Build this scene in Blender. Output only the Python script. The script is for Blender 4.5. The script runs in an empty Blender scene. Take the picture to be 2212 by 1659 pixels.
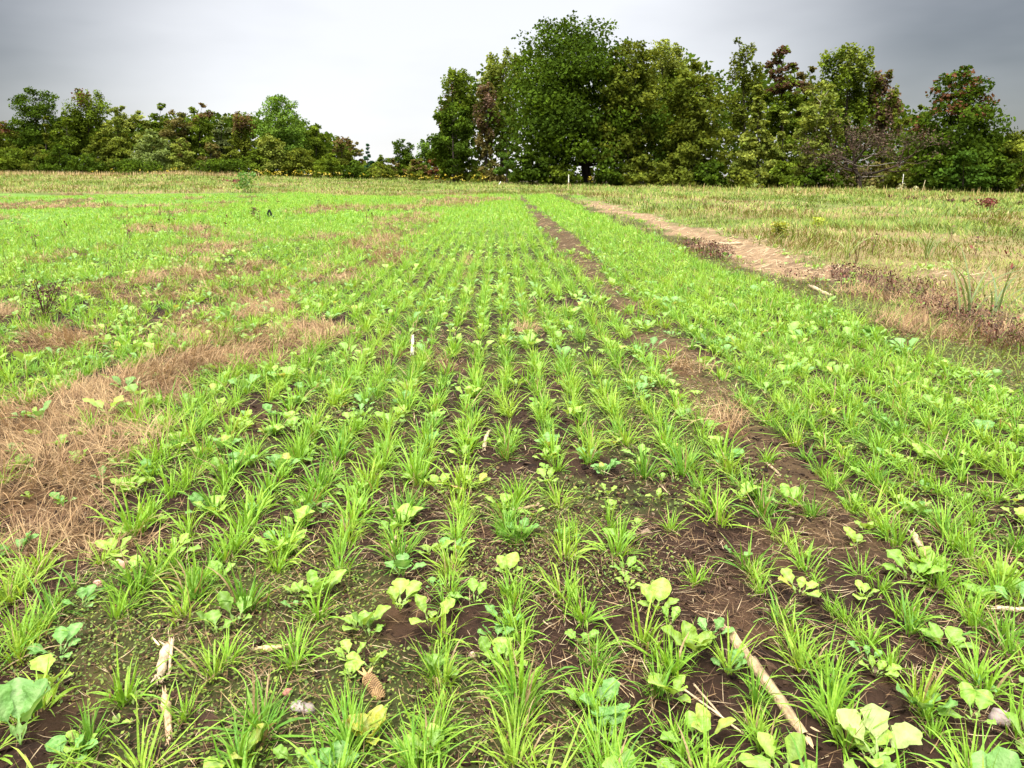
import bpy, math
import numpy as np
from mathutils import Vector, Matrix, Euler

rng = np.random.default_rng(11)
scene = bpy.context.scene
COL = scene.collection

# ------------------------------------------------------------------ camera
FPX, CU, CV, HORIZON = 1670.0, 1106.0, 829.5, 378.0     # photo measured at 2212 x 1659
EYE = 1.2
PITCH = math.atan((CV - HORIZON) / FPX)
YAW = math.radians(0.87)
cam_data = bpy.data.cameras.new("camera")
cam = bpy.data.objects.new("camera", cam_data)
COL.objects.link(cam)
cam.location = (0, 0, EYE)
cam.rotation_euler = (math.pi / 2 - PITCH, 0, -YAW)
cam_data.sensor_width = 36.0
cam_data.lens = 36.0 * FPX / 2212.0
cam_data.clip_start = 0.05
cam_data.clip_end = 3000
scene.camera = cam
CAM_ROT = np.array(Euler(cam.rotation_euler).to_matrix())

# ------------------------------------------------------------------ exposure
scene.view_settings.view_transform = 'Standard'
scene.view_settings.look = 'None'
scene.view_settings.gamma = 1.0
scene.view_settings.exposure = 2.22

# ------------------------------------------------------------------ sky: overcast cloud over a Nishita sky
SUN_EL, SUN_AZ = math.radians(62), math.radians(205)     # azimuth from +Y towards +X
world = bpy.data.worlds.new("World")
scene.world = world
world.use_nodes = True
nt = world.node_tree
nt.nodes.clear()
def N(tree, kind, **kw):
    n = tree.nodes.new(kind)
    for k, v in kw.items():
        setattr(n, k, v)
    return n
def ray_dir(u, v):
    d = CAM_ROT @ np.array([(u - CU) / FPX, -(v - CV) / FPX, -1.0])
    return d / np.linalg.norm(d)
out = N(nt, 'ShaderNodeOutputWorld')
bg = N(nt, 'ShaderNodeBackground')
bg.inputs['Strength'].default_value = 0.1
sky = N(nt, 'ShaderNodeTexSky', sky_type='NISHITA')
sky.sun_disc = False
sky.sun_elevation = SUN_EL
sky.sun_rotation = SUN_AZ
tc = N(nt, 'ShaderNodeTexCoord')
def vmath(op, a, b):
    n = N(nt, 'ShaderNodeVectorMath', operation=op)
    nt.links.new(a, n.inputs[0])
    n.inputs[1].default_value = b
    return n
def maprange(val, a, b, c, d, interp='SMOOTHSTEP'):
    n = N(nt, 'ShaderNodeMapRange', interpolation_type=interp)
    nt.links.new(val, n.inputs['Value'])
    for k, x in zip(('From Min', 'From Max', 'To Min', 'To Max'), (a, b, c, d)):
        n.inputs[k].default_value = x
    return n.outputs['Result']
def math2(op, a, b):
    n = N(nt, 'ShaderNodeMath', operation=op)
    for s, x in zip(n.inputs, (a, b)):
        if isinstance(x, (int, float)):
            s.default_value = x
        else:
            nt.links.new(x, s)
    return n.outputs[0]
def cloud_noise(stretch, scale, detail):
    m = vmath('MULTIPLY', tc.outputs['Generated'], stretch)
    n = N(nt, 'ShaderNodeTexNoise')
    n.inputs['Scale'].default_value = scale
    n.inputs['Detail'].default_value = detail
    n.inputs['Roughness'].default_value = 0.5
    nt.links.new(m.outputs[0], n.inputs['Vector'])
    return n.outputs['Fac']
# the thin bright break in the cloud, and the thicker grey cloud to both sides, with edge vignetting painted in
dot = vmath('DOT_PRODUCT', tc.outputs['Generated'], tuple(ray_dir(980, 190))).outputs['Value']
thin = maprange(dot, math.cos(math.radians(31)), math.cos(math.radians(2)), 0.0, 1.0)
n1 = cloud_noise((1, 1, 3.2), 2.6, 4)
n2 = cloud_noise((1, 1, 4.0), 7.0, 3)
wob = math2('ADD', math2('MULTIPLY', math2('SUBTRACT', n1, 0.5), 1.3), math2('MULTIPLY', math2('SUBTRACT', n2, 0.5), 0.35))
thin = math2('ADD', thin, math2('MULTIPLY', wob, 0.45))
lum = maprange(thin, -0.25, 1.0, 0.17, 2.05, 'LINEAR')
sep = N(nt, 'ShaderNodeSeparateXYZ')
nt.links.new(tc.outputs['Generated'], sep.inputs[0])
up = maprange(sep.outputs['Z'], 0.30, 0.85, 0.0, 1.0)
lum2 = math2('ADD', lum, math2('MULTIPLY', up, 11.0))      # cloud deck brightest overhead, boosted there out of view to light the field
grey = N(nt, 'ShaderNodeMix', data_type='RGBA', blend_type='MULTIPLY')
grey.inputs['Factor'].default_value = 1.0
grey.inputs['A'].default_value = (0.985, 0.98, 1.0, 1)
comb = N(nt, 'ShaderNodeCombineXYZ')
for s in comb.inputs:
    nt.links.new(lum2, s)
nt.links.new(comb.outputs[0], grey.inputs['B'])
mixs = N(nt, 'ShaderNodeMix', data_type='RGBA')
mixs.inputs['Factor'].default_value = 0.94
nt.links.new(sky.outputs[0], mixs.inputs['A'])
nt.links.new(grey.outputs['Result'], mixs.inputs['B'])
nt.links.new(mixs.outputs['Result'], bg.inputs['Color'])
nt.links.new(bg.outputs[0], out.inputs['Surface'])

sun_data = bpy.data.lights.new("sun", 'SUN')
sun_data.energy = 1.5
sun_data.angle = math.radians(20)
sun_data.color = (1.0, 0.97, 0.92)
sun = bpy.data.objects.new("sun", sun_data)
COL.objects.link(sun)
sdir = Vector((math.sin(SUN_AZ) * math.cos(SUN_EL), math.cos(SUN_AZ) * math.cos(SUN_EL), math.sin(SUN_EL)))
sun.rotation_euler = sdir.to_track_quat('Z', 'Y').to_euler()
sun.location = sdir * 60

# ------------------------------------------------------------------ helpers
def hash2(ix, iy, seed):
    n = (ix.astype(np.int64) * 374761393 + iy.astype(np.int64) * 668265263 + seed * 974711) & 0x7fffffff
    n = ((n ^ (n >> 13)) * 1274126177) & 0x7fffffff
    n = n ^ (n >> 16)
    return (n & 0xffff) / 65535.0
def vnoise(x, y, seed=0):
    x = np.asarray(x, float); y = np.asarray(y, float)
    ix, iy = np.floor(x), np.floor(y)
    fx, fy = x - ix, y - iy
    fx = fx * fx * (3 - 2 * fx); fy = fy * fy * (3 - 2 * fy)
    a = hash2(ix, iy, seed); b = hash2(ix + 1, iy, seed)
    c = hash2(ix, iy + 1, seed); d = hash2(ix + 1, iy + 1, seed)
    return (a * (1 - fx) + b * fx) * (1 - fy) + (c * (1 - fx) + d * fx) * fy
def fbm(x, y, seed=0, oct=3):
    s, a, t = 0, 1.0, 0
    for k in range(oct):
        s = s + a * vnoise(np.asarray(x) * 2 ** k + 17.3 * k, np.asarray(y) * 2 ** k - 9.1 * k, seed + k)
        t += a; a *= 0.5
    return s / t
def sstep(a, b, x):
    t = np.clip((x - a) / (b - a), 0, 1)
    return t * t * (3 - 2 * t)

def ray_raw(u, v):
    return CAM_ROT @ np.array([(u - CU) / FPX, -(v - CV) / FPX, -1.0])
def at_depth(u, v, D):
    d = ray_raw(u, v)
    return np.array([0, 0, EYE]) + d * (D / d[1])
def project(P):
    q = (np.asarray(P) - np.array([0, 0, EYE])) @ CAM_ROT
    z = -q[..., 2]
    return CU + FPX * q[..., 0] / z, CV - FPX * q[..., 1] / z, z

# terrain: almost flat field, rising gently to the far left, falling to the right
RIM = [(-500, 374, 100), (0, 375, 100), (400, 376, 100), (700, 380, 105), (850, 386, 112), (950, 391, 92),
       (1060, 395, 80), (1270, 398, 74), (1560, 403, 72), (1865, 410, 68), (2212, 420, 62), (2700, 430, 60)]
_rp = np.array([at_depth(u, v, D) for u, v, D in RIM])
RIM_AZ = np.arctan2(_rp[:, 0], _rp[:, 1]); RIM_R = np.hypot(_rp[:, 0], _rp[:, 1]); RIM_Z = _rp[:, 2]
def terrain(x, y):
    x = np.asarray(x, float); y = np.asarray(y, float)
    az = np.arctan2(x, y); r = np.hypot(x, y)
    s = np.clip(r / np.interp(az, RIM_AZ, RIM_R), 0, 1.0)
    z = np.interp(az, RIM_AZ, RIM_Z) * s * s * np.clip(np.cos(az) * 3 + 1, 0, 1)
    z = z + (fbm(x * 0.9, y * 0.9, 3, 3) - 0.5) * 0.05 * sstep(0, 3, r) + (fbm(x * 5, y * 5, 5, 2) - 0.5) * 0.022
    z = z + (fbm(x * 0.16, y * 0.16, 8, 2) - 0.5) * 0.22 * sstep(5, 30, r)
    return z
def ground_at(u, v):
    d = ray_raw(u, v); p = np.array([0, 0, EYE])
    t = EYE / max(-d[2], 1e-4)
    for _ in range(30):
        q = p + d * t
        z = float(terrain(q[0], q[1]))
        t += (q[2] - z) / max(-d[2], 0.01) * 0.6
    q = p + d * t
    return np.array([q[0], q[1], float(terrain(q[0], q[1]))])

def tag(o, label=None, cat=None, group=None, kind=None):
    for k, v in (('label', label), ('category', cat), ('group', group), ('kind', kind)):
        if v: o[k] = v
    return o

class Geo:
    """Collects vertex / quad / colour arrays."""
    def __init__(self): self.v, self.f, self.c, self.n = [], [], [], 0
    def add(self, v, f, c):
        v = np.asarray(v, np.float32).reshape(-1, 3); f = np.asarray(f, np.int32).reshape(-1, 4)
        c = np.asarray(c, np.float32)
        if c.ndim == 1: c = np.broadcast_to(c, (len(v), 3))
        self.v.append(v); self.f.append(f + self.n); self.c.append(c.reshape(-1, 3)); self.n += len(v)
        return self
    def mesh(self, name, mat, smooth=True):
        v = np.concatenate(self.v); f = np.concatenate(self.f); c = np.concatenate(self.c)
        me = bpy.data.meshes.new(name)
        me.vertices.add(len(v)); me.vertices.foreach_set('co', v.ravel())
        me.loops.add(f.size); me.loops.foreach_set('vertex_index', f.ravel())
        me.polygons.add(len(f)); me.polygons.foreach_set('loop_start', np.arange(0, f.size, 4, dtype=np.int32))
        a = me.attributes.new('Col', 'FLOAT_COLOR', 'POINT')
        a.data.foreach_set('color', np.concatenate([c, np.ones((len(c), 1), np.float32)], 1).astype(np.float32).ravel())
        me.update(calc_edges=True)
        me.polygons.foreach_set('use_smooth', np.full(len(f), smooth))
        me.validate()
        me.materials.append(mat)
        return me
    def obj(self, name, mat, parent=None, loc=None, smooth=True):
        o = bpy.data.objects.new(name, self.mesh(name, mat, smooth))
        COL.objects.link(o)
        if parent: o.parent = parent
        if loc is not None: o.location = loc
        return o
def empty(name, loc, rz=0):
    o = bpy.data.objects.new(name, None); COL.objects.link(o)
    o.location = tuple(float(a) for a in loc); o.rotation_euler = (0, 0, rz); o.empty_display_size = 0.1
    return o

# ------------------------------------------------------------------ materials
def make_mat(name, rough=0.6, trans=0.0, spec=0.3, nscale=40, namp=0.25, bump=0.0, bscale=60, tcol=(1.25, 1.15, 0.6)):
    m = bpy.data.materials.new(name); m.use_nodes = True
    t = m.node_tree; t.nodes.clear()
    o = N(t, 'ShaderNodeOutputMaterial'); p = N(t, 'ShaderNodeBsdfPrincipled')
    p.inputs['Roughness'].default_value = rough
    p.inputs['Specular IOR Level'].default_value = spec
    a = N(t, 'ShaderNodeAttribute', attribute_name='Col')
    c = N(t, 'ShaderNodeTexCoord'); n = N(t, 'ShaderNodeTexNoise')
    n.inputs['Scale'].default_value = nscale; n.inputs['Detail'].default_value = 4
    t.links.new(c.outputs['Object'], n.inputs['Vector'])
    r = N(t, 'ShaderNodeMapRange')
    t.links.new(n.outputs['Fac'], r.inputs['Value'])
    r.inputs['From Min'].default_value = 0.25; r.inputs['From Max'].default_value = 0.75
    r.inputs['To Min'].default_value = 1 - namp; r.inputs['To Max'].default_value = 1 + namp
    mx = N(t, 'ShaderNodeVectorMath', operation='SCALE')
    t.links.new(a.outputs['Color'], mx.inputs[0]); t.links.new(r.outputs['Result'], mx.inputs['Scale'])
    t.links.new(mx.outputs[0], p.inputs['Base Color'])
    if bump:
        n2 = N(t, 'ShaderNodeTexNoise'); n2.inputs['Scale'].default_value = bscale; n2.inputs['Detail'].default_value = 6
        t.links.new(c.outputs['Object'], n2.inputs['Vector'])
        b = N(t, 'ShaderNodeBump'); b.inputs['Strength'].default_value = bump; b.inputs['Distance'].default_value = 0.02
        t.links.new(n2.outputs['Fac'], b.inputs['Height']); t.links.new(b.outputs[0], p.inputs['Normal'])
    if trans:
        tr = N(t, 'ShaderNodeBsdfTranslucent'); sc = N(t, 'ShaderNodeVectorMath', operation='MULTIPLY')
        t.links.new(mx.outputs[0], sc.inputs[0]); sc.inputs[1].default_value = tcol
        t.links.new(sc.outputs[0], tr.inputs['Color'])
        ms = N(t, 'ShaderNodeMixShader'); ms.inputs[0].default_value = trans
        t.links.new(p.outputs[0], ms.inputs[1]); t.links.new(tr.outputs[0], ms.inputs[2])
        t.links.new(ms.outputs[0], o.inputs['Surface'])
    else:
        t.links.new(p.outputs[0], o.inputs['Surface'])
    return m
M_CROP = make_mat('crop_leaf', 0.5, 0.36, 0.28, 45, 0.18, 0.35, 90, tcol=(1.2, 1.1, 0.6))
M_DRY = make_mat('dry_grass', 0.75, 0.2, 0.2, 30, 0.2, tcol=(1.1, 1.0, 0.8))
M_LEAF = make_mat('tree_leaf', 0.9, 0.32, 0.03, 0.8, 0.2)
M_BARK = make_mat('bark', 0.9, 0, 0.2, 6, 0.4, 0.6, 20)
M_GROUND = make_mat('soil_and_ground', 0.95, 0, 0.12, 14, 0.5, 0.9, 45)
M_STRAW = make_mat('dry_stalk', 0.7, 0, 0.25, 60, 0.35, 0.5, 120)
M_STONE = make_mat('stone', 0.85, 0, 0.25, 35, 0.25, 0.3, 70)
M_PAINT = make_mat('weathered_paint', 0.6, 0, 0.3, 12, 0.2)

# ------------------------------------------------------------------ zones of the field
DEAD_BLOBS = [(-2.15, 3.95, .45, .35), (-1.85, 3.35, .45, .42), (-1.65, 2.85, .36, .32), (-2.25, 3.3, .5, .5), (-1.84, 4.2, .25, .25), (-1.7, 5.2, .40, .5), (-1.45, 5.9, .28, .35), (-2.3, 5.8, .32, .4),
              (-2.0, 7.0, .3, .5), (-2.3, 7.6, .4, .6), (-2.0, 9.2, .4, 1.0), (-1.7, 11.6, .35, 1.4), (-2.3, 13.5, .5, 1.6), (-2.2, 17, .6, 2.5), (-2.6, 22, .9, 3),
              (-4.6, 6.6, .4, .4), (-3.3, 5.6, .4, .35), (-4.7, 12.8, .8, 1.0), (-7.2, 17.5, 1.0, 1.2), (-5.6, 15.5, .7, 1.0), (-3.4, 10.2, .4, .7), (-5.5, 27, 1.2, 2.5), (-3.6, 29, 1.2, 3), (-2.0, 33, 1.5, 4),
              (-1.3, 37, 2.0, 3), (-16, 29, 4, 1.2), (-21, 31, 5, 1.4), (-11.5, 27.5, 2, .8), (-9.5, 24, 1.0, 1.2), (4.0, 7.7, .5, .6), (4.0, 6.7, .5, .4), (3.8, 5.7, .4, .4), (3.3, 6.1, .25, .4), (4.4, 5.0, .4, .3), (1.13, 7.0, .10, .35), (1.16, 4.8, .10, .3), (1.12, 3.6, .1, .25), (-.46, 10, .07, 1.2), (.2, 6.0, .06, .2), (-.35, 4.9, .07, .2), (-3.1, 3.95, .4, .3), (-3.4, 7.9, .5, .5), (-1.45, 2.4, .3, .25)]
def dead_w(x, y):
    x = np.asarray(x, float); y = np.asarray(y, float)
    w = np.zeros(np.broadcast(x, y).shape)
    wob = (fbm(x * 2.2, y * 1.4, 21, 4) - 0.5) * 1.3
    for cx, cy, rx, ry in DEAD_BLOBS:
        d = np.sqrt(((x - cx) / rx) ** 2 + ((y - cy) / ry) ** 2)
        w = np.maximum(w, sstep(1.12, 0.7, d + wob))
    band = sstep(-1.35, -1.75, x) * sstep(-3.1, -2.4, x) * sstep(0.52, 0.64, fbm(x * 1.9, y * .9, 31, 3)) * .85 * (y > 2)
    lf = sstep(-2.2, -3.2, x) * sstep(0.6, 0.7, fbm(x * .5, y * .33, 35, 3)) * sstep(5, 8, y)
    return np.maximum(w, np.maximum(band, lf * .9)) * (y < 47) * (1 - .30 * sstep(4.6, 6, y))
def zones(x, y):
    """weights: crop (drilled strips), track, path (straw), margin (low weeds), dead, meadow"""
    x = np.asarray(x, float); y = np.asarray(y, float)
    e = (fbm(x * .0 + 3.3, y * .45, 41, 3) - .5)
    e2 = (fbm(y * .8, x * .8, 47, 3) - .5)
    bend = -0.0001 * np.clip(y - 8, 0, 60) ** 2
    xx = x - bend
    end = 43.5 + e2 * 4
    infield = sstep(end + 1, end - 1, y)
    tw = .17 + .10 * sstep(8, 14, y) * sstep(40, 20, y) + e2 * .10
    track = (.35 + .65 * sstep(.3, .45, fbm(x * 1.8, y * 1.3, 44, 3))) * sstep(tw + .09, tw - .09, np.abs(xx - 1.2 - e * .12) + (fbm(x * 4, y * 2.5, 45, 2) - .5) * .22) * sstep(3.3, 4.2, y) * infield
    track = np.maximum(track, .75 * sstep(.16, .08, np.abs(xx - 1.19)) * sstep(2.0, 2.5, y) * (y < 4.3))
    bd = 3.0 + e * .5 + e2 * .35
    margin = sstep(bd - .1, bd + .1, xx) * sstep(bd + .9, bd + .6, xx)
    pc = 4.05 + e * .5
    pw = .50 + e2 * .7
    path = sstep(pw + .25, pw - .25, np.abs(xx - pc) + (fbm(x * 2.4, y * 1.1, 69, 3) - .5) * 1.3) * sstep(8.0, 9.2, y + e2 * 2) * sstep(40, 30, y)
    path = np.maximum(path, .7 * sstep(.6, .2, np.abs(xx - 4.5 - e2)) * sstep(5.5, 6.5, y) * sstep(.45, .6, fbm(x * 1.5, y * 1.2, 63, 2)))
    path = np.maximum(path, .8 * sstep(.56, .66, fbm(x * .7, y * .55, 66, 3)) * sstep(4.5, 5, xx) * sstep(8.5, 7, xx) * (y > 5.5) * (y < 11))
    meadow = np.maximum(sstep(pc + .2, pc + .8, xx), 1 - infield)
    margin = margin * (1 - path) * infield
    meadow = meadow * (1 - path)
    dead = dead_w(x, y)
    crop = np.clip(1 - np.maximum.reduce([track, path, margin, meadow, dead]), 0, 1)
    return dict(crop=crop, track=track, path=path, margin=margin, meadow=meadow, dead=dead, xx=xx, bare=fbm(x * 2.2, y * 1.5, 71, 3))

# ------------------------------------------------------------------ ground: one sheet to the horizon
def build_ground():
    az = np.concatenate([np.linspace(-180, -52, 33)[:-1], np.linspace(-52, 52, 300), np.linspace(52, 180, 33)[1:-1]])
    az = np.radians(az)
    rr = [0.35]
    while rr[-1] < 900: rr.append(rr[-1] * (1.0145 if rr[-1] < 60 else 1.08))
    rr = np.array(rr)
    A, R = np.meshgrid(az, rr)
    X, Y = np.sin(A) * R, np.cos(A) * R
    Z = terrain(X, Y)
    # clods and crumbs near the camera
    near = sstep(14, 4, R)
    Z = Z + near * ((fbm(X * 22, Y * 22, 91, 2) - .5) * .018 + (fbm(X * 55, Y * 55, 95, 2) - .5) * .010)
    z = zones(X, Y)
    soil = np.array([.020, .0105, .006]); pale = np.array([.058, .032, .016]); moss = np.array([.032, .040, .009])
    v = fbm(X * 6, Y * 6, 101, 3)[..., None]
    c = soil * (.65 + .7 * v) + (pale - soil) * sstep(.52, .75, fbm(X * 3.1, Y * 3.1, 105, 4))[..., None] * .8
    mo = sstep(.5, .62, fbm(X * 1.5, Y * 1.5, 111, 3))[..., None] * .7
    c = c * (1 - mo) + moss * mo
    far = sstep(9, 26, R)[..., None]
    green = np.array([.085, .155, .022]) * (.8 + .4 * fbm(X * .5, Y * .5, 115, 3))[..., None]
    cz = z['crop'][..., None]
    c = c * (1 - cz * far) + green * cz * far
    def lay(w, col, k=1.0):
        nonlocal c
        w = (w * k)[..., None]
        c = c * (1 - w) + np.array(col) * (.8 + .4 * v) * w
    lay(z['track'], (.075, .048, .022), .75)
    lay(z['margin'], (.055, .052, .014), .8)
    lay(z['path'], (.19, .125, .068), .9)
    dd = np.where(z['dead'] > .02, z['dead'], 0)
    lay(dd, (.085, .047, .020), .85)
    mf = fbm(X * .35, Y * .35, 121, 4)
    mcol = np.array([.095, .115, .028]) * (1 - sstep(.45, .6, mf))[..., None] + np.array([.17, .13, .055]) * sstep(.45, .6, mf)[..., None]
    w = z['meadow'][..., None] * sstep(4, 8, R)[..., None] * .9
    c = c * (1 - w) + mcol * w
    # under the wood the ground is dark brown
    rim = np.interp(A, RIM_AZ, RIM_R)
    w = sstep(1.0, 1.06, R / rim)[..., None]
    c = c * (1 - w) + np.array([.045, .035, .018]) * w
    na, nr = len(az), len(rr)
    V = np.stack([X, Y, Z], -1).reshape(-1, 3)
    i, j = np.meshgrid(np.arange(nr - 1), np.arange(na), indexing='ij')
    j2 = (j + 1) % na
    F = np.stack([i * na + j2, i * na + j, (i + 1) * na + j, (i + 1) * na + j2], -1).reshape(-1, 4)
    F = F[:, ::-1]
    # close the small hole below the camera with one quad fan
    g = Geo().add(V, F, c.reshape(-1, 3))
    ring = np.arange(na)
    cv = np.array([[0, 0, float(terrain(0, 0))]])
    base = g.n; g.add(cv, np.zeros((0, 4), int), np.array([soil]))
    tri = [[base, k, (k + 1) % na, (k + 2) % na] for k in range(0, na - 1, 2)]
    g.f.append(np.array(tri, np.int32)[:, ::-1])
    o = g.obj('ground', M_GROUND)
    return tag(o, 'brown soil of the field running out to the wood edge', None, None, 'structure')
build_ground()

# ------------------------------------------------------------------ blades and leaves (vectorised)
def blade_geo(g, P, az, L, W, lean, curl, col, segs=4, tw=None, tip=None):
    P = np.asarray(P, float); n = len(P)
    if n == 0: return
    t = np.linspace(0, 1, segs + 1)
    tm = (t[1:] + t[:-1]) / 2
    th = lean[:, None] + curl[:, None] * tm[None] ** 1.3
    st = (L / segs)[:, None]
    hz = np.concatenate([np.zeros((n, 1)), np.cumsum(np.sin(th) * st, 1)], 1)
    zz = np.concatenate([np.zeros((n, 1)), np.cumsum(np.cos(th) * st, 1)], 1)
    dx, dy = np.sin(az)[:, None], np.cos(az)[:, None]
    C = np.stack([P[:, 0:1] + dx * hz, P[:, 1:2] + dy * hz, P[:, 2:3] + zz], -1)
    prof = np.minimum(1, .55 + 1.8 * t) * (1 - t ** 2.2) + .03
    tw = rng.normal(0, .7, n) if tw is None else tw
    ang = tw[:, None] * t[None]
    thv = np.concatenate([th[:, :1], th], 1)
    side = np.stack([dy * np.cos(ang) + dx * -np.cos(thv) * np.sin(ang), -dx * np.cos(ang) + dy * -np.cos(thv) * np.sin(ang), np.sin(thv) * np.sin(ang)], -1)
    off = side * (W[:, None] * prof[None] / 2)[..., None]
    V = np.stack([C - off, C + off], 2)              # n, s+1, 2, 3
    cc = np.broadcast_to(col[:, None, None, :], V.shape).copy()
    if tip is not None:
        w = (np.clip(t - .45, 0, 1) / .55)[None, :, None, None] ** 1.5
        cc = cc * (1 - w) + tip[:, None, None, :] * w
    b = (np.arange(n) * (segs + 1) * 2)[:, None] + (np.arange(segs) * 2)[None]
    F = np.stack([b, b + 1, b + 3, b + 2], -1)
    g.add(V.reshape(-1, 3), F.reshape(-1, 4), cc.reshape(-1, 3))

def leaf_geo(g, P, az, L, W, lean, curl, col, nl=14, nw=4, kind='lobed', rib=True, fold=.25):
    P = np.asarray(P, float); n = len(P)
    if n == 0: return
    t = np.linspace(0, 1, nl + 1); tm = (t[1:] + t[:-1]) / 2
    th = lean[:, None] + curl[:, None] * tm[None] ** 1.2
    st = (L / nl)[:, None]
    hz = np.concatenate([np.zeros((n, 1)), np.cumsum(np.sin(th) * st, 1)], 1)
    zz = np.concatenate([np.zeros((n, 1)), np.cumsum(np.cos(th) * st, 1)], 1)
    dx, dy = np.sin(az)[:, None], np.cos(az)[:, None]
    C = np.stack([P[:, 0:1] + dx * hz, P[:, 1:2] + dy * hz, P[:, 2:3] + zz], -1)
    s0 = .38 if kind == 'lobed' else .3
    u = np.clip((t - s0) / (1 - s0), 0, 1)
    prof = np.sin(np.pi * np.clip(u, 0, 1) ** (1.3 if kind == 'lobed' else .85)) ** .72
    prof = np.where(t <= s0, .05, np.maximum(prof, .05))
    prof[-1] = .10
    prof = np.broadcast_to(prof, (n, nl + 1)).copy()
    if kind == 'lobed' and nl >= 8:
        ph = rng.uniform(0, 6.28, (n, 1))
        lobes = 1 + .13 * np.sin(u[None] * 15 + ph) + .07 * np.sin(u[None] * 34 + ph * 3) * (u[None] > .02) * (u[None] < .97)
        prof *= lobes
        side_l = np.exp(-((t - .24) / .05) ** 2) * .28
        prof += side_l[None] * rng.uniform(.2, 1, (n, 1))
    thv = np.concatenate([th[:, :1], th], 1)
    sx, sy = dy, -dx
    nx, ny, nz = -np.cos(thv) * dx, -np.cos(thv) * dy, np.sin(thv)      # upper-side normal
    s = np.linspace(-1, 1, nw + 1)
    hw = (W[:, None] / 2) * prof
    ripple = rng.normal(0, .035, (n, nl + 1, nw + 1)) * np.abs(s)[None, None] * (hw[..., None])
    if nl >= 8:
        phs = rng.uniform(0, 6.28, (n, 1, 2))
        rp = np.sin(u[None, :, None] * 13 + phs) * .13
        ripple += np.where(s[None, None] < 0, rp[..., :1], rp[..., 1:]) * np.abs(s)[None, None] * hw[..., None]
    lift = fold * np.abs(s)[None, None] * hw[..., None] + ripple
    V = np.empty((n, nl + 1, nw + 1, 3))
    so = s[None, None] * hw[..., None]
    V[..., 0] = C[:, :, None, 0] + so * sx[:, :, None] + lift * nx[..., None]
    V[..., 1] = C[:, :, None, 1] + so * sy[:, :, None] + lift * ny[..., None]
    V[..., 2] = C[:, :, None, 2] + lift * nz[..., None]
    cc = np.broadcast_to(col[:, None, None, :], V.shape).copy()
    if rib and nw >= 2:
        cc[:, :, nw // 2] = cc[:, :, nw // 2] * .6 + np.array([.34, .46, .20]) * .4
        cc[:, t <= s0] = cc[:, t <= s0] * .6 + np.array([.30, .42, .14]) * .4
    if rib and nl >= 16:
        sl = cc[:, 6::4, 1:nw]; cc[:, 6::4, 1:nw] = sl * .78 + np.array([.36, .47, .20]) * .22
        sl = cc[:, 8::4, 1:nw:2]; cc[:, 8::4, 1:nw:2] = sl * .86
    k = (nl + 1) * (nw + 1)
    ii, jj = np.meshgrid(np.arange(nl), np.arange(nw), indexing='ij')
    q = (ii * (nw + 1) + jj).ravel()
    F = np.stack([q, q + 1, q + nw + 2, q + nw + 1], -1)[None] + (np.arange(n) * k)[:, None, None]
    g.add(V.reshape(-1, 3), F.reshape(-1, 4), cc.reshape(-1, 3))

OAT = np.array([.195, .365, .030]); OAT2 = np.array([.290, .430, .045]); OAT3 = np.array([.100, .240, .024])
RAD = np.array([.205, .370, .045]); RAD2 = np.array([.270, .415, .055]); RAD3 = np.array([.150, .320, .070])
YEL = np.array([.440, .430, .070])
DRY = np.array([.270, .170, .080]); DRY2 = np.array([.390, .275, .140]); DRY3 = np.array([.125, .068, .036])
STRAW = np.array([.520, .400, .235])
def pick(n, cols, p, var=.14):
    c = np.array(cols)[rng.choice(len(cols), n, p=p)]
    return c * rng.uniform(1 - var, 1 + var, (n, 1))
def U(a, b, n): return rng.uniform(a, b, n)

def tuft_blades(g, X, Y, Zt, S, nb, segs, wmul=1.0, spread=.016, upright=1.0):
    """oat tufts: nb blades each"""
    n = len(X)
    if n == 0: return
    i = np.repeat(np.arange(n), nb); m = len(i)
    a = U(0, 2 * np.pi, m); rad = np.abs(rng.normal(0, spread, m))
    P = np.stack([X[i] + np.sin(a) * rad, Y[i] + np.cos(a) * rad, Zt[i] - .004], -1)
    lean = np.abs(rng.normal(.42, .36, m)) * upright + (rng.random(m) < .12) * .6
    L = S[i] * U(.045, .155, m)
    curl = np.abs(rng.normal(.75, .65, m))
    W = U(.0034, .0068, m) * wmul
    tc_ = pick(n, [OAT, OAT2, OAT3], [.5, .25, .25], .1)
    col = tc_[i] * .65 + pick(m, [OAT, OAT2, OAT3], [.45, .3, .25], .2) * .35
    dry = rng.random(m) < .035
    col[dry] = DRY2 * .9
    tip = col * np.where(rng.random(m) < .25, 1.0, 1.0)[:, None]
    yl = rng.random(m) < .12
    tip[yl] = tip[yl] * .4 + np.array([.40, .36, .09]) * .6
    blade_geo(g, P, a + rng.normal(0, .5, m), L, W, lean, curl, col, segs, None, tip)

def brassica_leaves(g, X, Y, Zt, S, nlf, nl, nw, pal=None, kind='lobed', flat=0.0):
    n = len(X)
    if n == 0: return
    i = np.repeat(np.arange(n), nlf); m = len(i)
    a = np.tile(np.arange(nlf) * 2.4, n) + np.repeat(U(0, 6.28, n), nlf) + rng.normal(0, .3, m)
    P = np.stack([X[i] + np.sin(a) * .006, Y[i] + np.cos(a) * .006, Zt[i] - .004], -1)
    L = S[i] * U(.048, .100, m)
    W = L * U(.40, .60, m)
    lean = U(.25, .85, m) + flat; curl = U(.3, 1.1, m)
    pc = pick(n, [RAD, RAD2, RAD3], [.45, .3, .25], .08) if pal is None else pick(n, *pal)
    col = pc[i] * U(.85, 1.15, m)[:, None]
    y = rng.random(m) < .022
    col[y] = YEL * U(.7, 1, y.sum())[:, None]
    leaf_geo(g, P, a, L, W, lean, curl, col, nl, nw, kind)

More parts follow.
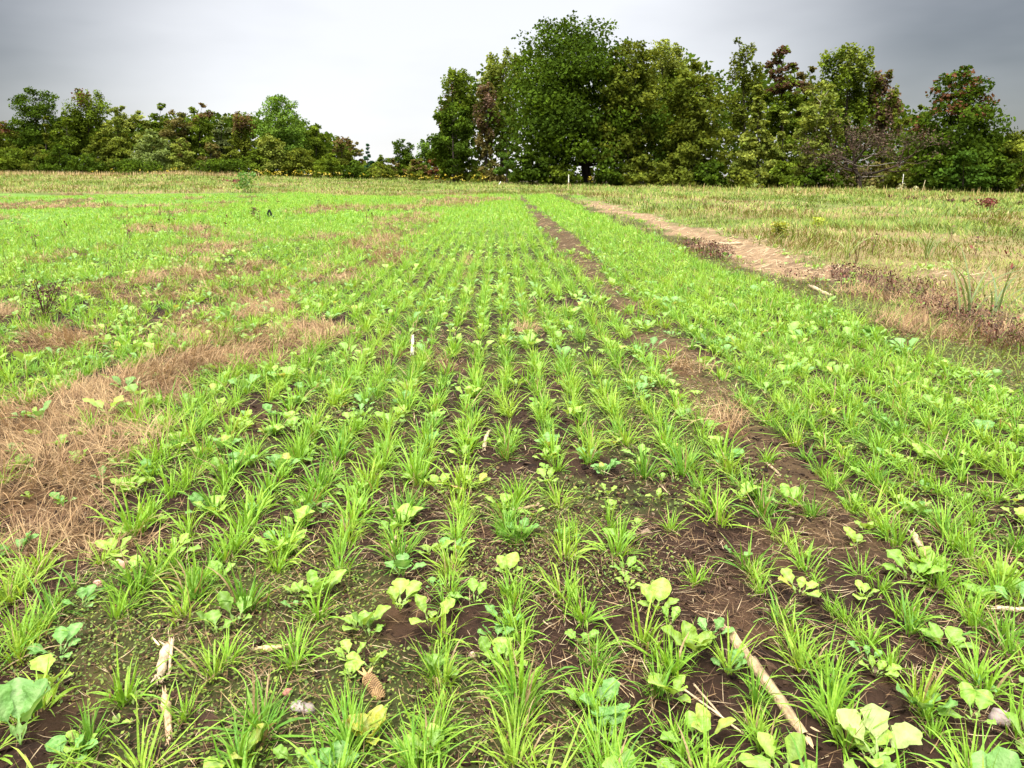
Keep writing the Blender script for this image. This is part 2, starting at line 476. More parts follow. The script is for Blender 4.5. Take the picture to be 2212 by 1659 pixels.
ROW0, ROWS = .03, .185
CLEAR = [np.array([ground_at(u, v) for u, v in q]) for q in ([(358, 1420), (358, 1470), (358, 1520), (358, 1590), (370, 1440), (810, 1495), (822, 1530), (1580, 1390), (1610, 1430), (1640, 1470), (1680, 1530), (1720, 1580), (640, 1535), (262, 1230), (214, 1268), (1520, 1530), (1560, 1570), (590, 1420)],)][0]
def clear(X, Y, r=.055):
    return np.all(np.hypot(np.asarray(X)[:, None] - CLEAR[None, :, 0], np.asarray(Y)[:, None] - CLEAR[None, :, 1] + .02) > r, axis=1)
def in_view(X, Y, Z, pad=60):
    u, v, z = project(np.stack([X, Y, Z], -1))
    return (z > .2) & (u > -pad) & (u < 2212 + pad) & (v < 1659 + pad * 1.5)

# ---- oat rows -----------------------------------------------------
tx, ty = [], []
for k in range(-62, 17):
    x0 = ROW0 + ROWS * k
    y0, y1 = max(1.15, abs(x0) / 1.1 - .4), 45
    ys = []
    y = y0 + rng.random() * .1
    while y < y1:
        ys.append(y)
        y += rng.uniform(.045, .11) * (.82 if y < 2.4 else .95) * (1 + max(0, y - 9) * .03) * (1.0 if x0 > -2.6 else 1.1)
    ys = np.array(ys)
    tx.append(np.full(len(ys), x0) + rng.normal(0, .017, len(ys))); ty.append(ys)
tx = np.concatenate(tx); ty = np.concatenate(ty)
zz = zones(tx, ty)
bend = tx - zz['xx']
tx = tx + bend                                     # rows bend gently with the strip
zz = zones(tx, ty)
gap = fbm(tx * 2.0, ty * 2.4, 131, 2)
strip = np.where((zz['xx'] > 1.3) | (ty > 9), .02, .16)
keep = (rng.random(len(tx)) < zz['crop'] * np.where(gap < .36, .25 + .5 * (strip < .1), 1.0)) & (rng.random(len(tx)) > strip)
keep &= (zz['crop'] > .2) & clear(tx, ty) & ((np.hypot((tx - .24) / .34, (ty - 2.2) / .17) > 1) | (rng.random(len(tx)) < .25))
keep &= ~((tx < -2.6) & (rng.random(len(tx)) < .25))
tx, ty = tx[keep], ty[keep]
tz = terrain(tx, ty); td = np.hypot(tx, ty)
vis = in_view(tx, ty, tz, 160)
tx, ty, tz, td = tx[vis], ty[vis], tz[vis], td[vis]
ts = np.clip(rng.normal(1.0, .2, len(tx)), .55, 1.5) * (.75 + .5 * fbm(tx * 1.2, ty * 1.0, 141, 2))
seen = in_view(tx, ty, tz, 10)
order = np.argsort(td + np.where(seen, 0, 1000))
ind = order[:300]
proto = []
for k in range(26):
    g = Geo()
    z0 = np.zeros(1)
    tuft_blades(g, z0, z0, z0, np.ones(1), int(rng.integers(26, 58)), 6, 1.0, .018)
    proto.append(g.mesh('oat_tuft', M_CROP))
for q in ind:
    o = bpy.data.objects.new('oat_tuft', proto[int(rng.integers(len(proto)))]); COL.objects.link(o)
    o.location = (tx[q], ty[q], tz[q]); s = float(ts[q]) * .9; o.scale = (s, s, s * rng.uniform(.9, 1.15)); o.rotation_euler = (rng.normal(0, .06), rng.normal(0, .06), rng.uniform(0, 6.28))
    tag(o, 'green oat tuft of narrow arching blades standing on dark soil in a drilled row', 'oat tuft', 'oat tufts in the near drilled rows')
rest = np.ones(len(tx), bool); rest[ind] = False
g = Geo()
for a, b, nb, segs, wm in ((0, 6, 36, 4, 1.05), (6, 11, 26, 3, 1.4), (11, 20, 13, 2, 2.0), (20, 60, 9, 2, 3.2)):
    m = rest & (td >= a) & (td < b)
    tuft_blades(g, tx[m], ty[m], tz[m], ts[m] * (1.0 + .05 * (a > 10)), nb, segs, wm, .018 + .0006 * a)
# looser volunteer blades between the rows further out, where the strips close up
def sector(n, r0, r1, half=47):
    a = np.radians(rng.uniform(-half, half, n)); r = np.sqrt(rng.uniform(r0 * r0, r1 * r1, n))
    return np.sin(a) * r, np.cos(a) * r
for r0, r1, dens, nb, segs, wm in ((4, 11, 40, 8, 3, 1.2), (11, 22, 28, 7, 2, 1.9), (22, 45, 11, 7, 2, 3.4)):
    n = int(dens * 2.2 * .82 * (r1 * r1 - r0 * r0))
    X, Y = sector(n, r0, r1); z = zones(X, Y); Z = terrain(X, Y)
    wgt = z['crop'] * np.where(z['xx'] > 1.3, 1.0, np.where(z['xx'] < -11.3, 2.2, np.where(z['xx'] < -1.4, .8, .04 + .7 * sstep(13, 24, Y))))
    m = (rng.random(n) * 2.2 < wgt) & in_view(X, Y, Z, 160)
    tuft_blades(g, X[m], Y[m], Z[m], np.clip(rng.normal(.75, .15, m.sum()), .4, 1.2), nb, segs, wm, .03)
tag(g.obj('young_oat_grass', M_CROP), 'bright green oat grass covering the drilled strips beyond the nearest tufts', None, None, 'stuff')
print('tufts', len(tx), g.n)

# ---- brassica plants ----------------------------------------------
KEYS = [  # (u, v, size, leaves, kind, palette index)  single plants read off the photo
    (640, 1140, 1.25, 5), (590, 1200, 1.2, 4), (690, 1290, 1.35, 6), (640, 1290, 1.0, 4), (780, 1360, 1.3, 6), (930, 1350, 1.2, 5), (1060, 1440, 1.0, 4),
    (1025, 1300, 1.0, 5), (1305, 1550, 1.25, 8), (1420, 1320, 1.25, 5), (1535, 1375, 1.1, 5), (1705, 1095, 1.35, 5), (1725, 1285, 1.35, 6), (1965, 1255, 1.35, 7), (2105, 1560, 1.25, 5),
    (1570, 1455, .9, 4), (440, 1110, 1.1, 6), (510, 1350, 1.3, 4), (275, 1245, .9, 5), (470, 1370, 1.1, 4), (130, 1415, 1.1, 6), (935, 1200, 1.1, 6),
    (860, 1640, .8, 4), (520, 1650, 1.0, 4), (640, 1655, .9, 4), (950, 1060, 1.1, 5), (1190, 1000, 1.1, 5), (1600, 1080, 1.2, 5), (2130, 1300, 1.1, 7), (1500, 1610, 1.0, 5), (1840, 1610, .8, 5)]
bx, by, bs, bl = [], [], [], []
for u, v, s, k in KEYS:
    p = ground_at(u, v); bx.append(p[0]); by.append(p[1]); bs.append(s); bl.append(k)
nk = len(bx)
for r0, r1, dens in ((1.2, 4, 48), (4, 8, 38), (8, 14, 22), (14, 26, 10)):
    n = int(dens * .82 * (r1 * r1 - r0 * r0))
    X, Y = sector(n, r0, r1); X = np.where(rng.random(n) < .75, np.where(X > -2.6, ROW0 + ROWS * np.round((X - ROW0) / ROWS) + rng.normal(0, .025, n), X), X); z = zones(X, Y)
    w = z['crop'] * (.45 + .9 * sstep(.42, .6, fbm(X * 1.1, Y * .8, 151, 2)))
    w = np.maximum(w, z['dead'] * .42 * (X < -1)) + z['track'] * .12
    w = w * np.where(X < -1.3, 1.3, np.where(z['xx'] > 1.3, .8, 1.0))
    m = (rng.random(n) < w) & clear(X, Y, .08)
    bx += list(X[m]); by += list(Y[m]); bs += list(np.clip(rng.normal(.88, .22, m.sum()), .4, 1.35)); bl += list(rng.integers(4, 8, m.sum()))
bx, by, bs, bl = map(np.array, (bx, by, bs, bl))
bz = terrain(bx, by); bd = np.hypot(bx, by)
m = in_view(bx, by, bz, 160); bx, by, bs, bl, bz, bd = bx[m], by[m], bs[m], bl[m], bz[m], bd[m]
seen = in_view(bx, by, bz, 10)
ind = np.argsort(bd + np.where(seen, 0, 1000))[:299]
proto = {}
for k in range(3, 9):
    for r in range(5):
        g = Geo(); z0 = np.zeros(1)
        brassica_leaves(g, z0, z0, z0, np.ones(1), k, 22, 4, None, 'lobed' if r < 4 else 'round')
        proto[k, r] = g.mesh('brassica_seedling', M_CROP)
for q in ind:
    o = bpy.data.objects.new('brassica_seedling', proto[int(bl[q]), int(rng.integers(5))]); COL.objects.link(o)
    o.location = (bx[q], by[q], bz[q]); s = float(bs[q]) * .85; o.scale = (s, s, s); o.rotation_euler = (0, 0, rng.uniform(0, 6.28))
    tag(o, 'broad leaved green brassica seedling with wavy lobed leaves growing among oat tufts', 'brassica plant', 'brassica seedlings among the near oat tufts')
rest = np.ones(len(bx), bool); rest[ind] = False
g = Geo()
for a, b, nlf, nl, nw in ((0, 7, 5, 9, 2), (7, 14, 5, 5, 2), (14, 30, 5, 3, 2)):
    m = rest & (bd >= a) & (bd < b)
    brassica_leaves(g, bx[m], by[m], bz[m], bs[m] * 1.05, nlf, nl, nw)
tag(g.obj('brassica_ground_cover', M_CROP), 'light green leafy brassica cover mixed through the further strips', None, None, 'stuff')
print('brassica', len(bx), g.n)

def special_plant(u, v, size, nlf, col, label, kind='round', az0=None, name='broadleaf_plant', L=(.1, .16), lean=(.3, .8)):
    p = ground_at(u, v); g = Geo(); n = nlf
    a = np.arange(n) * 2.4 + rng.uniform(0, 6.28)
    if az0 is not None: a = np.linspace(az0[0], az0[1], n) + rng.normal(0, .1, n)
    Ls = U(*L, n) * size
    leaf_geo(g, np.zeros((n, 3)), a, Ls, Ls * U(.45, .6, n), U(*lean, n), U(.2, .8, n), np.array(col) * U(.85, 1.15, n)[:, None], 18, 4, kind)
    return tag(g.obj(name, M_CROP, None, p), label, 'plant')
special_plant(800, 1600, .5, 9, (.42, .42, .06), 'small plant with bright yellow leaves on bare soil at the lower edge', name='yellowing_seedling')
special_plant(45, 1610, 1.0, 4, (.150, .30, .075), 'large brassica with three broad blue-green toothed leaves in the lower corner beside dead grass', 'lobed', (-1.4, 1.5), 'brassica_plant', (.13, .17), (.15, .5))
special_plant(1895, 1650, 1.2, 3, (.36, .44, .14), 'pale yellowish brassica with two broad leaves below the fallen log', 'lobed', (-.6, 1.2), 'brassica_plant', (.09, .12), (.5, .8))
special_plant(1500, 1420, .8, 5, (.23, .36, .04), 'small rounded seedling beside the top end of the fallen log', name='rounded_seedling')
special_plant(540, 1640, .55, 4, (.38, .40, .08), 'seedling with yellow fading leaves at the bottom edge of the field', name='yellowing_seedling')
special_plant(1530, 1600, .6, 3, (.34, .40, .07), 'single yellow and green leaved plant beside the two crossed straws', name='yellowing_seedling')

# ---- dead grass ------------------------------------------------------
g = Geo()
for r0, r1, dens, nb, segs, wm, Lm in ((1.2, 4.5, 90, 46, 5, 1.0, 1.0), (4.5, 8, 105, 36, 4, 1.4, 1.05), (8, 16, 50, 24, 3, 2.2, 1.1), (16, 30, 22, 16, 2, 4.0, 1.2), (30, 47, 11, 14, 2, 7, 1.3)):
    n = int(dens * .82 * (r1 * r1 - r0 * r0))
    X, Y = sector(n, r0, r1)
    w = dead_w(X, Y)
    m = rng.random(n) < w * (.5 + .8 * sstep(.3, .6, fbm(X * 4, Y * 4, 161, 2)))
    X, Y = X[m], Y[m]; Z = terrain(X, Y); k = in_view(X, Y, Z, 120); X, Y, Z = X[k], Y[k], Z[k]; n = len(X)
    flow = fbm(X * 1.1, Y * 1.1, 171, 2) * 12; hum = sstep(.35, .75, fbm(X * 2.6, Y * 2.6, 175, 2))
    tone = rng.choice(3, n, p=[.5, .3, .2]); tcol = np.array([DRY, DRY2, DRY3])[tone]
    i = np.repeat(np.arange(n), nb); q = len(i)
    blade_geo(g, np.stack([X[i] + rng.normal(0, .045, q), Y[i] + rng.normal(0, .045, q), Z[i] + hum[i] * U(0, .06, q)], -1), flow[i] + rng.normal(0, 1.1, q), U(.07, .21, q) * Lm * (.75 + .4 * hum[i]), U(.0014, .0032, q) * wm,
              U(.35, 1.35, q), rng.normal(.9, .8, q), (tcol[i] * .6 + pick(q, [DRY, DRY2, DRY3], [.45, .33, .22]) * .4) * U(.7, 1.3, q)[:, None], segs)
tag(g.obj('dead_grass', M_DRY), 'brown dead grass matted in patches between the green strips', None, None, 'stuff')
print('dead', g.n)

# ---- straw, residue and fine litter on the soil --------------------------
g = Geo()
for r0, r1, dens, wm, Lm in ((1.2, 3, 5200, 1.0, 1.0), (3, 6, 1700, 1.4, 1.1), (6, 12, 300, 2.2, 1.4)):
    n = int(dens * .82 * (r1 * r1 - r0 * r0))
    X, Y = sector(n, r0, r1); Z = terrain(X, Y); z = zones(X, Y)
    m = (rng.random(n) < (.25 + .9 * sstep(.38, .65, fbm(X * 3, Y * 3, 181, 3))) * (1 - .8 * z['meadow'])) & in_view(X, Y, Z, 60)
    X, Y, Z = X[m], Y[m], Z[m]; n = len(X)
    blade_geo(g, np.stack([X, Y, Z + U(.002, .016, n)], -1), U(0, 6.28, n), U(.015, .085, n) * Lm, U(.0010, .0026, n) * wm, U(1.25, 1.75, n), rng.normal(0, .5, n), pick(n, [DRY3 * .6, DRY * .75, DRY2 * .8, STRAW * .8], [.55, .22, .13, .10], .25), 3)
tag(g.obj('plant_litter', M_DRY), 'fine brown straw and root litter lying on the soil', None, None, 'stuff')
g = Geo()
for r0, r1, dens, wm, Lm, zone in ((5, 9, 200, 1.3, .7, 'path'), (9, 16, 150, 1.6, .8, 'path'), (16, 34, 40, 2.4, 1.0, 'path'), (3.5, 9, 60, 1.4, .7, 'track'), (9, 24, 30, 2.0, 1.0, 'track')):
    n = int(dens * .82 * (r1 * r1 - r0 * r0))
    X, Y = sector(n, r0, r1); z = zones(X, Y); m = rng.random(n) < z[zone]
    X, Y = X[m], Y[m]; Z = terrain(X, Y); n = len(X)
    pal = [STRAW, STRAW * 1.2, DRY2, DRY3] if zone == 'path' else [DRY2, DRY, DRY3, STRAW]
    blade_geo(g, np.stack([X, Y, Z + U(.003, .012, n)], -1), rng.normal(1.5, .7, n), U(.06, .3, n) * Lm, U(.002, .007, n) * wm, U(1.3, 1.65, n), rng.normal(0, .3, n), pick(n, pal, [.3, .12, .33, .25], .2), 2)
tag(g.obj('straw_litter', M_DRY), 'pale flattened straw lying along the worn path and wheel track', None, None, 'stuff')

# ---- low creeping weeds, tiny leaves -------------------------------------
def tiny_leaves(g, X, Y, Z, size, col, tilt=.6):
    n = len(X)
    if n == 0: return
    a = U(0, 6.28, n); u = np.stack([np.cos(a), np.sin(a), rng.normal(0, tilt * .5, n)], -1); v = np.stack([-np.sin(a), np.cos(a), rng.normal(0, tilt * .5, n)], -1)
    C = np.stack([X, Y, Z], -1); s = size[:, None]
    V = np.stack([C - u * s, C + v * s * .6, C + u * s, C - v * s * .6], 1)
    g.add(V.reshape(-1, 3), np.arange(n * 4).reshape(-1, 4), np.repeat(col, 4, 0))
def moss_w(X, Y):
    w = sstep(.5, .64, fbm(X * 1.5, Y * 1.5, 111, 3)) * .8
    for cx, cy, rx, ry in ((.22, 2.2, .38, .22), (-.95, 1.75, .4, .22), (-.2, 2.9, .25, .25), (.9, 2.9, .3, .25), (1.6, 2.6, .3, .3), (3.3, 5.5, .7, 1.6), (3.4, 4.2, .6, .9), (3.7, 4.9, .7, .7)):
        w = np.maximum(w, sstep(1.25, .5, np.hypot((X - cx) / rx, (Y - cy) / ry)))
    return w
g = Geo()
for r0, r1, dens, sz in ((1.2, 2.6, 9500, 1.0), (2.6, 4.5, 4200, 1.35), (4.5, 8, 1300, 2.1), (8, 14, 330, 3.6)):
    n = int(dens * .82 * (r1 * r1 - r0 * r0))
    X, Y = sector(n, r0, r1); z = zones(X, Y)
    w = np.maximum(moss_w(X, Y) * (1 - z['dead']) * (1 - z['meadow']) * np.clip(1.0 - z['path'], 0, 1), z['margin'] * .65) * (1 - .2 * z['track'])
    m = rng.random(n) < w; X, Y = X[m], Y[m]; Z = terrain(X, Y); m = in_view(X, Y, Z, 60); X, Y, Z = X[m], Y[m], Z[m]; n = len(X)
    tiny_leaves(g, X, Y, Z + U(.002, .03, n) * (.6 + .2 * sz), U(.0028, .0062, n) * sz, pick(n, [[.14, .20, .030], [.20, .25, .035], [.09, .15, .025], [.16, .10, .03]], [.45, .25, .2, .1], .2), .9)
tag(g.obj('creeping_weeds', M_CROP), 'tiny leaved creeping weeds carpeting the soil between the rows', None, None, 'stuff')
print('weeds', g.n)

# ---- soil crumbs -----------------------------------------------------------
def lumps(g, X, Y, Z, s, col):
    n = len(X)
    b = np.array([[1, 0, 0], [0, 1, 0], [-1, 0, 0], [0, -1, 0], [.5, .5, .75], [-.5, .5, .75], [-.5, -.5, .7], [.5, -.5, .7]], float)
    V = b[None] * (1 + rng.normal(0, .25, (n, 8, 3))) * s[:, None, None]
    a = U(0, 6.28, n); ca, sa = np.cos(a)[:, None], np.sin(a)[:, None]
    V = np.stack([V[..., 0] * ca - V[..., 1] * sa + X[:, None], V[..., 0] * sa + V[..., 1] * ca + Y[:, None], V[..., 2] * .8 + Z[:, None]], -1)
    F = np.array([[4, 5, 6, 7], [0, 1, 5, 4], [1, 2, 6, 5], [2, 3, 7, 6], [3, 0, 4, 7]])
    g.add(V.reshape(-1, 3), (F[None] + (np.arange(n) * 8)[:, None, None]).reshape(-1, 4), np.repeat(col, 8, 0))
g = Geo()
X, Y = sector(15000, 1.2, 4.2); X, Y = X[:], Y[:]; Z = terrain(X, Y); m = in_view(X, Y, Z, 40); X, Y, Z = X[m], Y[m], Z[m]
lumps(g, X, Y, Z - .002, rng.gamma(2, .0028, len(X)) + .0015, pick(len(X), [[.022, .012, .007], [.04, .023, .013], [.013, .008, .005], [.17, .12, .08]], [.5, .3, .18, .02], .2))
tag(g.obj('soil_crumbs', M_GROUND, smooth=False), 'dark crumbly soil clods scattered between the rows', None, None, 'stuff')

# ---- rough meadow to the right and beyond the strips ---------------------------
g = Geo()
MG = [[.155, .215, .030], [.205, .245, .042], [.105, .175, .030], [.285, .220, .090], [.165, .095, .045], [.36, .30, .13]]
def meadow_col(X, Y):
    n = len(X); f = fbm(X * .35, Y * .35, 121, 4); w = sstep(.44, .62, f)
    a = pick(n, MG, [.36, .26, .30, .05, .02, .01], .16); b = pick(n, MG, [.22, .24, .12, .22, .10, .10], .16)
    return np.where(rng.random(n)[:, None] < w[:, None], b, a)
for r0, r1, dens, segs, wm, Lm in ((4.5, 8, 900, 3, 1.3, 1.0), (8, 14, 460, 2, 2.0, 1.1), (14, 26, 150, 2, 3.6, 1.2), (26, 48, 52, 2, 7.0, 1.35), (48, 75, 30, 2, 10, 1.5), (75, 112, 16, 2, 14, 1.7)):
    n = int(dens * .82 * (r1 * r1 - r0 * r0))
    X, Y = sector(n, r0, r1, 44); z = zones(X, Y)
    rim = np.interp(np.arctan2(X, Y), RIM_AZ, RIM_R)
    w = np.where(np.hypot(X, Y) < rim * 1.03, np.maximum(z['meadow'], .25 * z['margin']), 0) * (.6 + .8 * sstep(.3, .6, fbm(X * .9, Y * .9, 191, 3)))
    m = rng.random(n) < w; X, Y = X[m], Y[m]; Z = terrain(X, Y); k = in_view(X, Y, Z, 80); X, Y, Z = X[k], Y[k], Z[k]; n = len(X)
    tall = .6 + .9 * sstep(.35, .65, fbm(X * .6, Y * .6, 195, 3))
    blade_geo(g, np.stack([X, Y, Z], -1), fbm(X * .5, Y * .5, 197, 2) * 12 + rng.normal(0, 1.0, n), U(.05, .17, n) * Lm * tall, U(.003, .006, n) * wm, U(.1, .85, n), U(.2, 1.2, n), meadow_col(X, Y), segs)
tag(g.obj('meadow_grass', M_DRY), 'rough mixed green and tan meadow grass beside the worn path and beyond the strips', None, None, 'stuff')
print('meadow', g.n)
# tan standing grass strip along the far hedge, goldenrod along the wood edge
g = Geo(); g2 = Geo()
def band(n, u0, u1, f0, f1):
    """points between the fractions f0 and f1 of the distance to the wood edge, over the picture columns u0..u1"""
    u = U(u0, u1, n); a = np.array([math.atan2(*ray_raw(q, HORIZON)[:2]) for q in u]); r = np.interp(a, RIM_AZ, RIM_R) * U(f0, f1, n)
    X, Y = np.sin(a) * r, np.cos(a) * r
    return X, Y, terrain(X, Y)
X, Y, Z = band(6000, -150, 560, .90, .985); n = len(X)
blade_geo(g, np.stack([X, Y, Z], -1), U(0, 6.28, n), U(.3, .65, n), U(.03, .07, n), U(.02, .35, n), U(.1, .6, n), pick(n, [[.42, .31, .13], [.5, .39, .2], [.3, .2, .09], [.2, .22, .05]], [.4, .3, .15, .15], .15), 2)
X, Y, Z = band(900, 1450, 2250, .6, .95); n = len(X)
blade_geo(g, np.stack([X, Y, Z], -1), U(0, 6.28, n), U(.25, .6, n), U(.02, .05, n), U(.02, .4, n), U(.1, .7, n), pick(n, [[.42, .31, .13], [.3, .3, .08], [.2, .24, .05]], [.4, .3, .3], .15), 2)
tag(g.obj('tall_tan_grass', M_DRY), 'tall tan standing grass along the foot of the far trees', None, None, 'stuff')
for n, u0, u1, f0, f1, p in ((230, 560, 1060, .84, .98, 1), (50, 180, 560, .9, .98, 1), (12, 1130, 1420, .93, .99, 1)):
    X, Y, Z = band(n, u0, u1, f0, f1); n = len(X); Hh = U(.35, .85, n)
    blade_geo(g2, np.stack([X, Y, Z], -1), U(0, 6.28, n), Hh, np.full(n, .05), U(0, .15, n), U(0, .2, n), pick(n, [[.09, .12, .02], [.14, .14, .04]], [.6, .4]), 2)
    for _ in range(4):
        tiny_leaves(g2, X + rng.normal(0, .08, n), Y + rng.normal(0, .08, n), Z + Hh * U(.85, 1.05, n), U(.05, .12, n), pick(n, [[.46, .36, .03], [.34, .28, .03]], [.6, .4], .15), 1.2)
tag(g2.obj('goldenrod_flowers', M_CROP), 'yellow goldenrod flowers in a band along the hedge foot', None, None, 'stuff')
# dark dead weeds on the near part of the path and a few through the left field
g = Geo()
def weeds(X, Y, h0, h1, nb, col, wm=1.0):
    n = len(X); Z = terrain(X, Y); i = np.repeat(np.arange(n), nb); m = len(i)
    blade_geo(g, np.stack([X[i] + rng.normal(0, .015, m), Y[i] + rng.normal(0, .015, m), Z[i]], -1), U(0, 6.28, m), U(h0, h1, m), U(.003, .006, m) * wm, np.abs(rng.normal(.25, .3, m)), rng.normal(0, .4, m), pick(m, *col), 3)
    for _ in range(3):
        tiny_leaves(g, X[i] + rng.normal(0, .05, m), Y[i] + rng.normal(0, .05, m), Z[i] + U(.3, 1, m) * h1 * .9, U(.005, .014, m) * wm, pick(m, *col), 1.3)
DK = ([[.085, .04, .028], [.13, .07, .04], [.05, .03, .02], [.17, .05, .035]], [.4, .3, .2, .1], .2)
def blob(n, cx, cy, rx, ry):
    a, r = U(0, 6.28, n), np.sqrt(rng.random(n)); return cx + np.cos(a) * r * rx, cy + np.sin(a) * r * ry
for n, u, v, ru, rv in ((60, 1870, 612, 55, 20), (45, 1990, 640, 60, 22), (40, 2060, 700, 70, 20), (40, 2160, 740, 50, 30), (14, 1760, 620, 50, 14), (60, 2140, 440, 60, 8), (40, 2080, 700, 90, 40), (60, 1520, 545, 50, 12)):
    p = ground_at(u, v); q = ground_at(u + ru, v); w = ground_at(u, v - rv)
    X, Y = blob(n, p[0], p[1], abs(q[0] - p[0]), abs(w[1] - p[1])); d = math.hypot(p[0], p[1])
    weeds(X, Y, .05, .20, 4, DK, max(1, d / 8))
X, Y = sector(90, 6, 34, 40); z = zones(X, Y); m = (X < -2.5) | (X > 5)
weeds(X[m], Y[m], .12, .38, 4, DK, 2.2)
tag(g.obj('dead_weeds', M_DRY), 'dark brown dead weed stems standing along the worn path', None, None, 'stuff')

# ------------------------------------------------------------------ trees
def tube_geo(g, pts, r0, r1, col, sides=6):
    pts = np.asarray(pts, float); n = len(pts)
    d = np.gradient(pts, axis=0); d /= np.linalg.norm(d, axis=1)[:, None] + 1e-9
    ref = np.where(np.abs(d[:, 2:3]) > .9, np.array([[1., 0, 0]]), np.array([[0, 0, 1.]]))
    a = np.cross(d, ref); a /= np.linalg.norm(a, axis=1)[:, None]; b = np.cross(d, a)
    k = np.arange(sides) * 2 * np.pi / sides
    r = np.linspace(r0, r1, n) if np.isscalar(r0) else np.asarray(r0)
    V = pts[:, None] + (a[:, None] * np.cos(k)[None, :, None] + b[:, None] * np.sin(k)[None, :, None]) * r[:, None, None]
    i, j = np.meshgrid(np.arange(n - 1), np.arange(sides), indexing='ij'); j2 = (j + 1) % sides
    F = np.stack([i * sides + j, i * sides + j2, (i + 1) * sides + j2, (i + 1) * sides + j], -1)
    g.add(V.reshape(-1, 3), F.reshape(-1, 4), np.asarray(col, float))
def curve(a, b, sag, n=6):
    t = np.linspace(0, 1, n)[:, None]; a, b = np.asarray(a, float), np.asarray(b, float)
    m = (a + b) / 2 + np.asarray(sag)
    return a * (1 - t) ** 2 + 2 * m * t * (1 - t) + b * t ** 2
SHAPES = {
    'round': ([0, .12, .4, .65, .85, 1], [.55, .85, 1, .95, .72, .34]),
    'oak': ([0, .1, .3, .55, .75, .9, 1], [.75, 1, 1, .88, .74, .52, .28]),
    'bush': ([0, .2, .5, .8, 1], [.95, 1, .9, .6, .2]),
    'spire': ([0, .1, .3, .6, .85, 1], [.8, 1, .78, .42, .2, .03]),
    'column': ([0, .2, .6, .85, 1], [.75, .95, 1, .8, .4]),
    'fan': ([0, .3, .7, .9, 1], [.35, .65, 1, .85, .4]),
    'conifer': ([0, .1, 1], [.8, 1, .03]),
}
def leaf_cards(g, C, size, col, outward, upw=.6, rnd=.8):
    n = len(C)
    nn = outward * .5 + np.array([0, 0, upw]) + rng.normal(0, rnd, (n, 3)); nn /= np.linalg.norm(nn, axis=1)[:, None] + 1e-9
    a = np.cross(nn, rng.normal(0, 1, (n, 3))); a /= np.linalg.norm(a, axis=1)[:, None] + 1e-9; b = np.cross(nn, a)
    s = size[:, None]; w = U(.35, .55, n)[:, None]
    V = np.stack([C - a * s * .5, C + b * s * w - a * s * .08, C + a * s * .5, C - b * s * w - a * s * .08], 1)
    g.add(V.reshape(-1, 3), np.arange(n * 4).reshape(-1, 4), np.repeat(col, 4, 0))

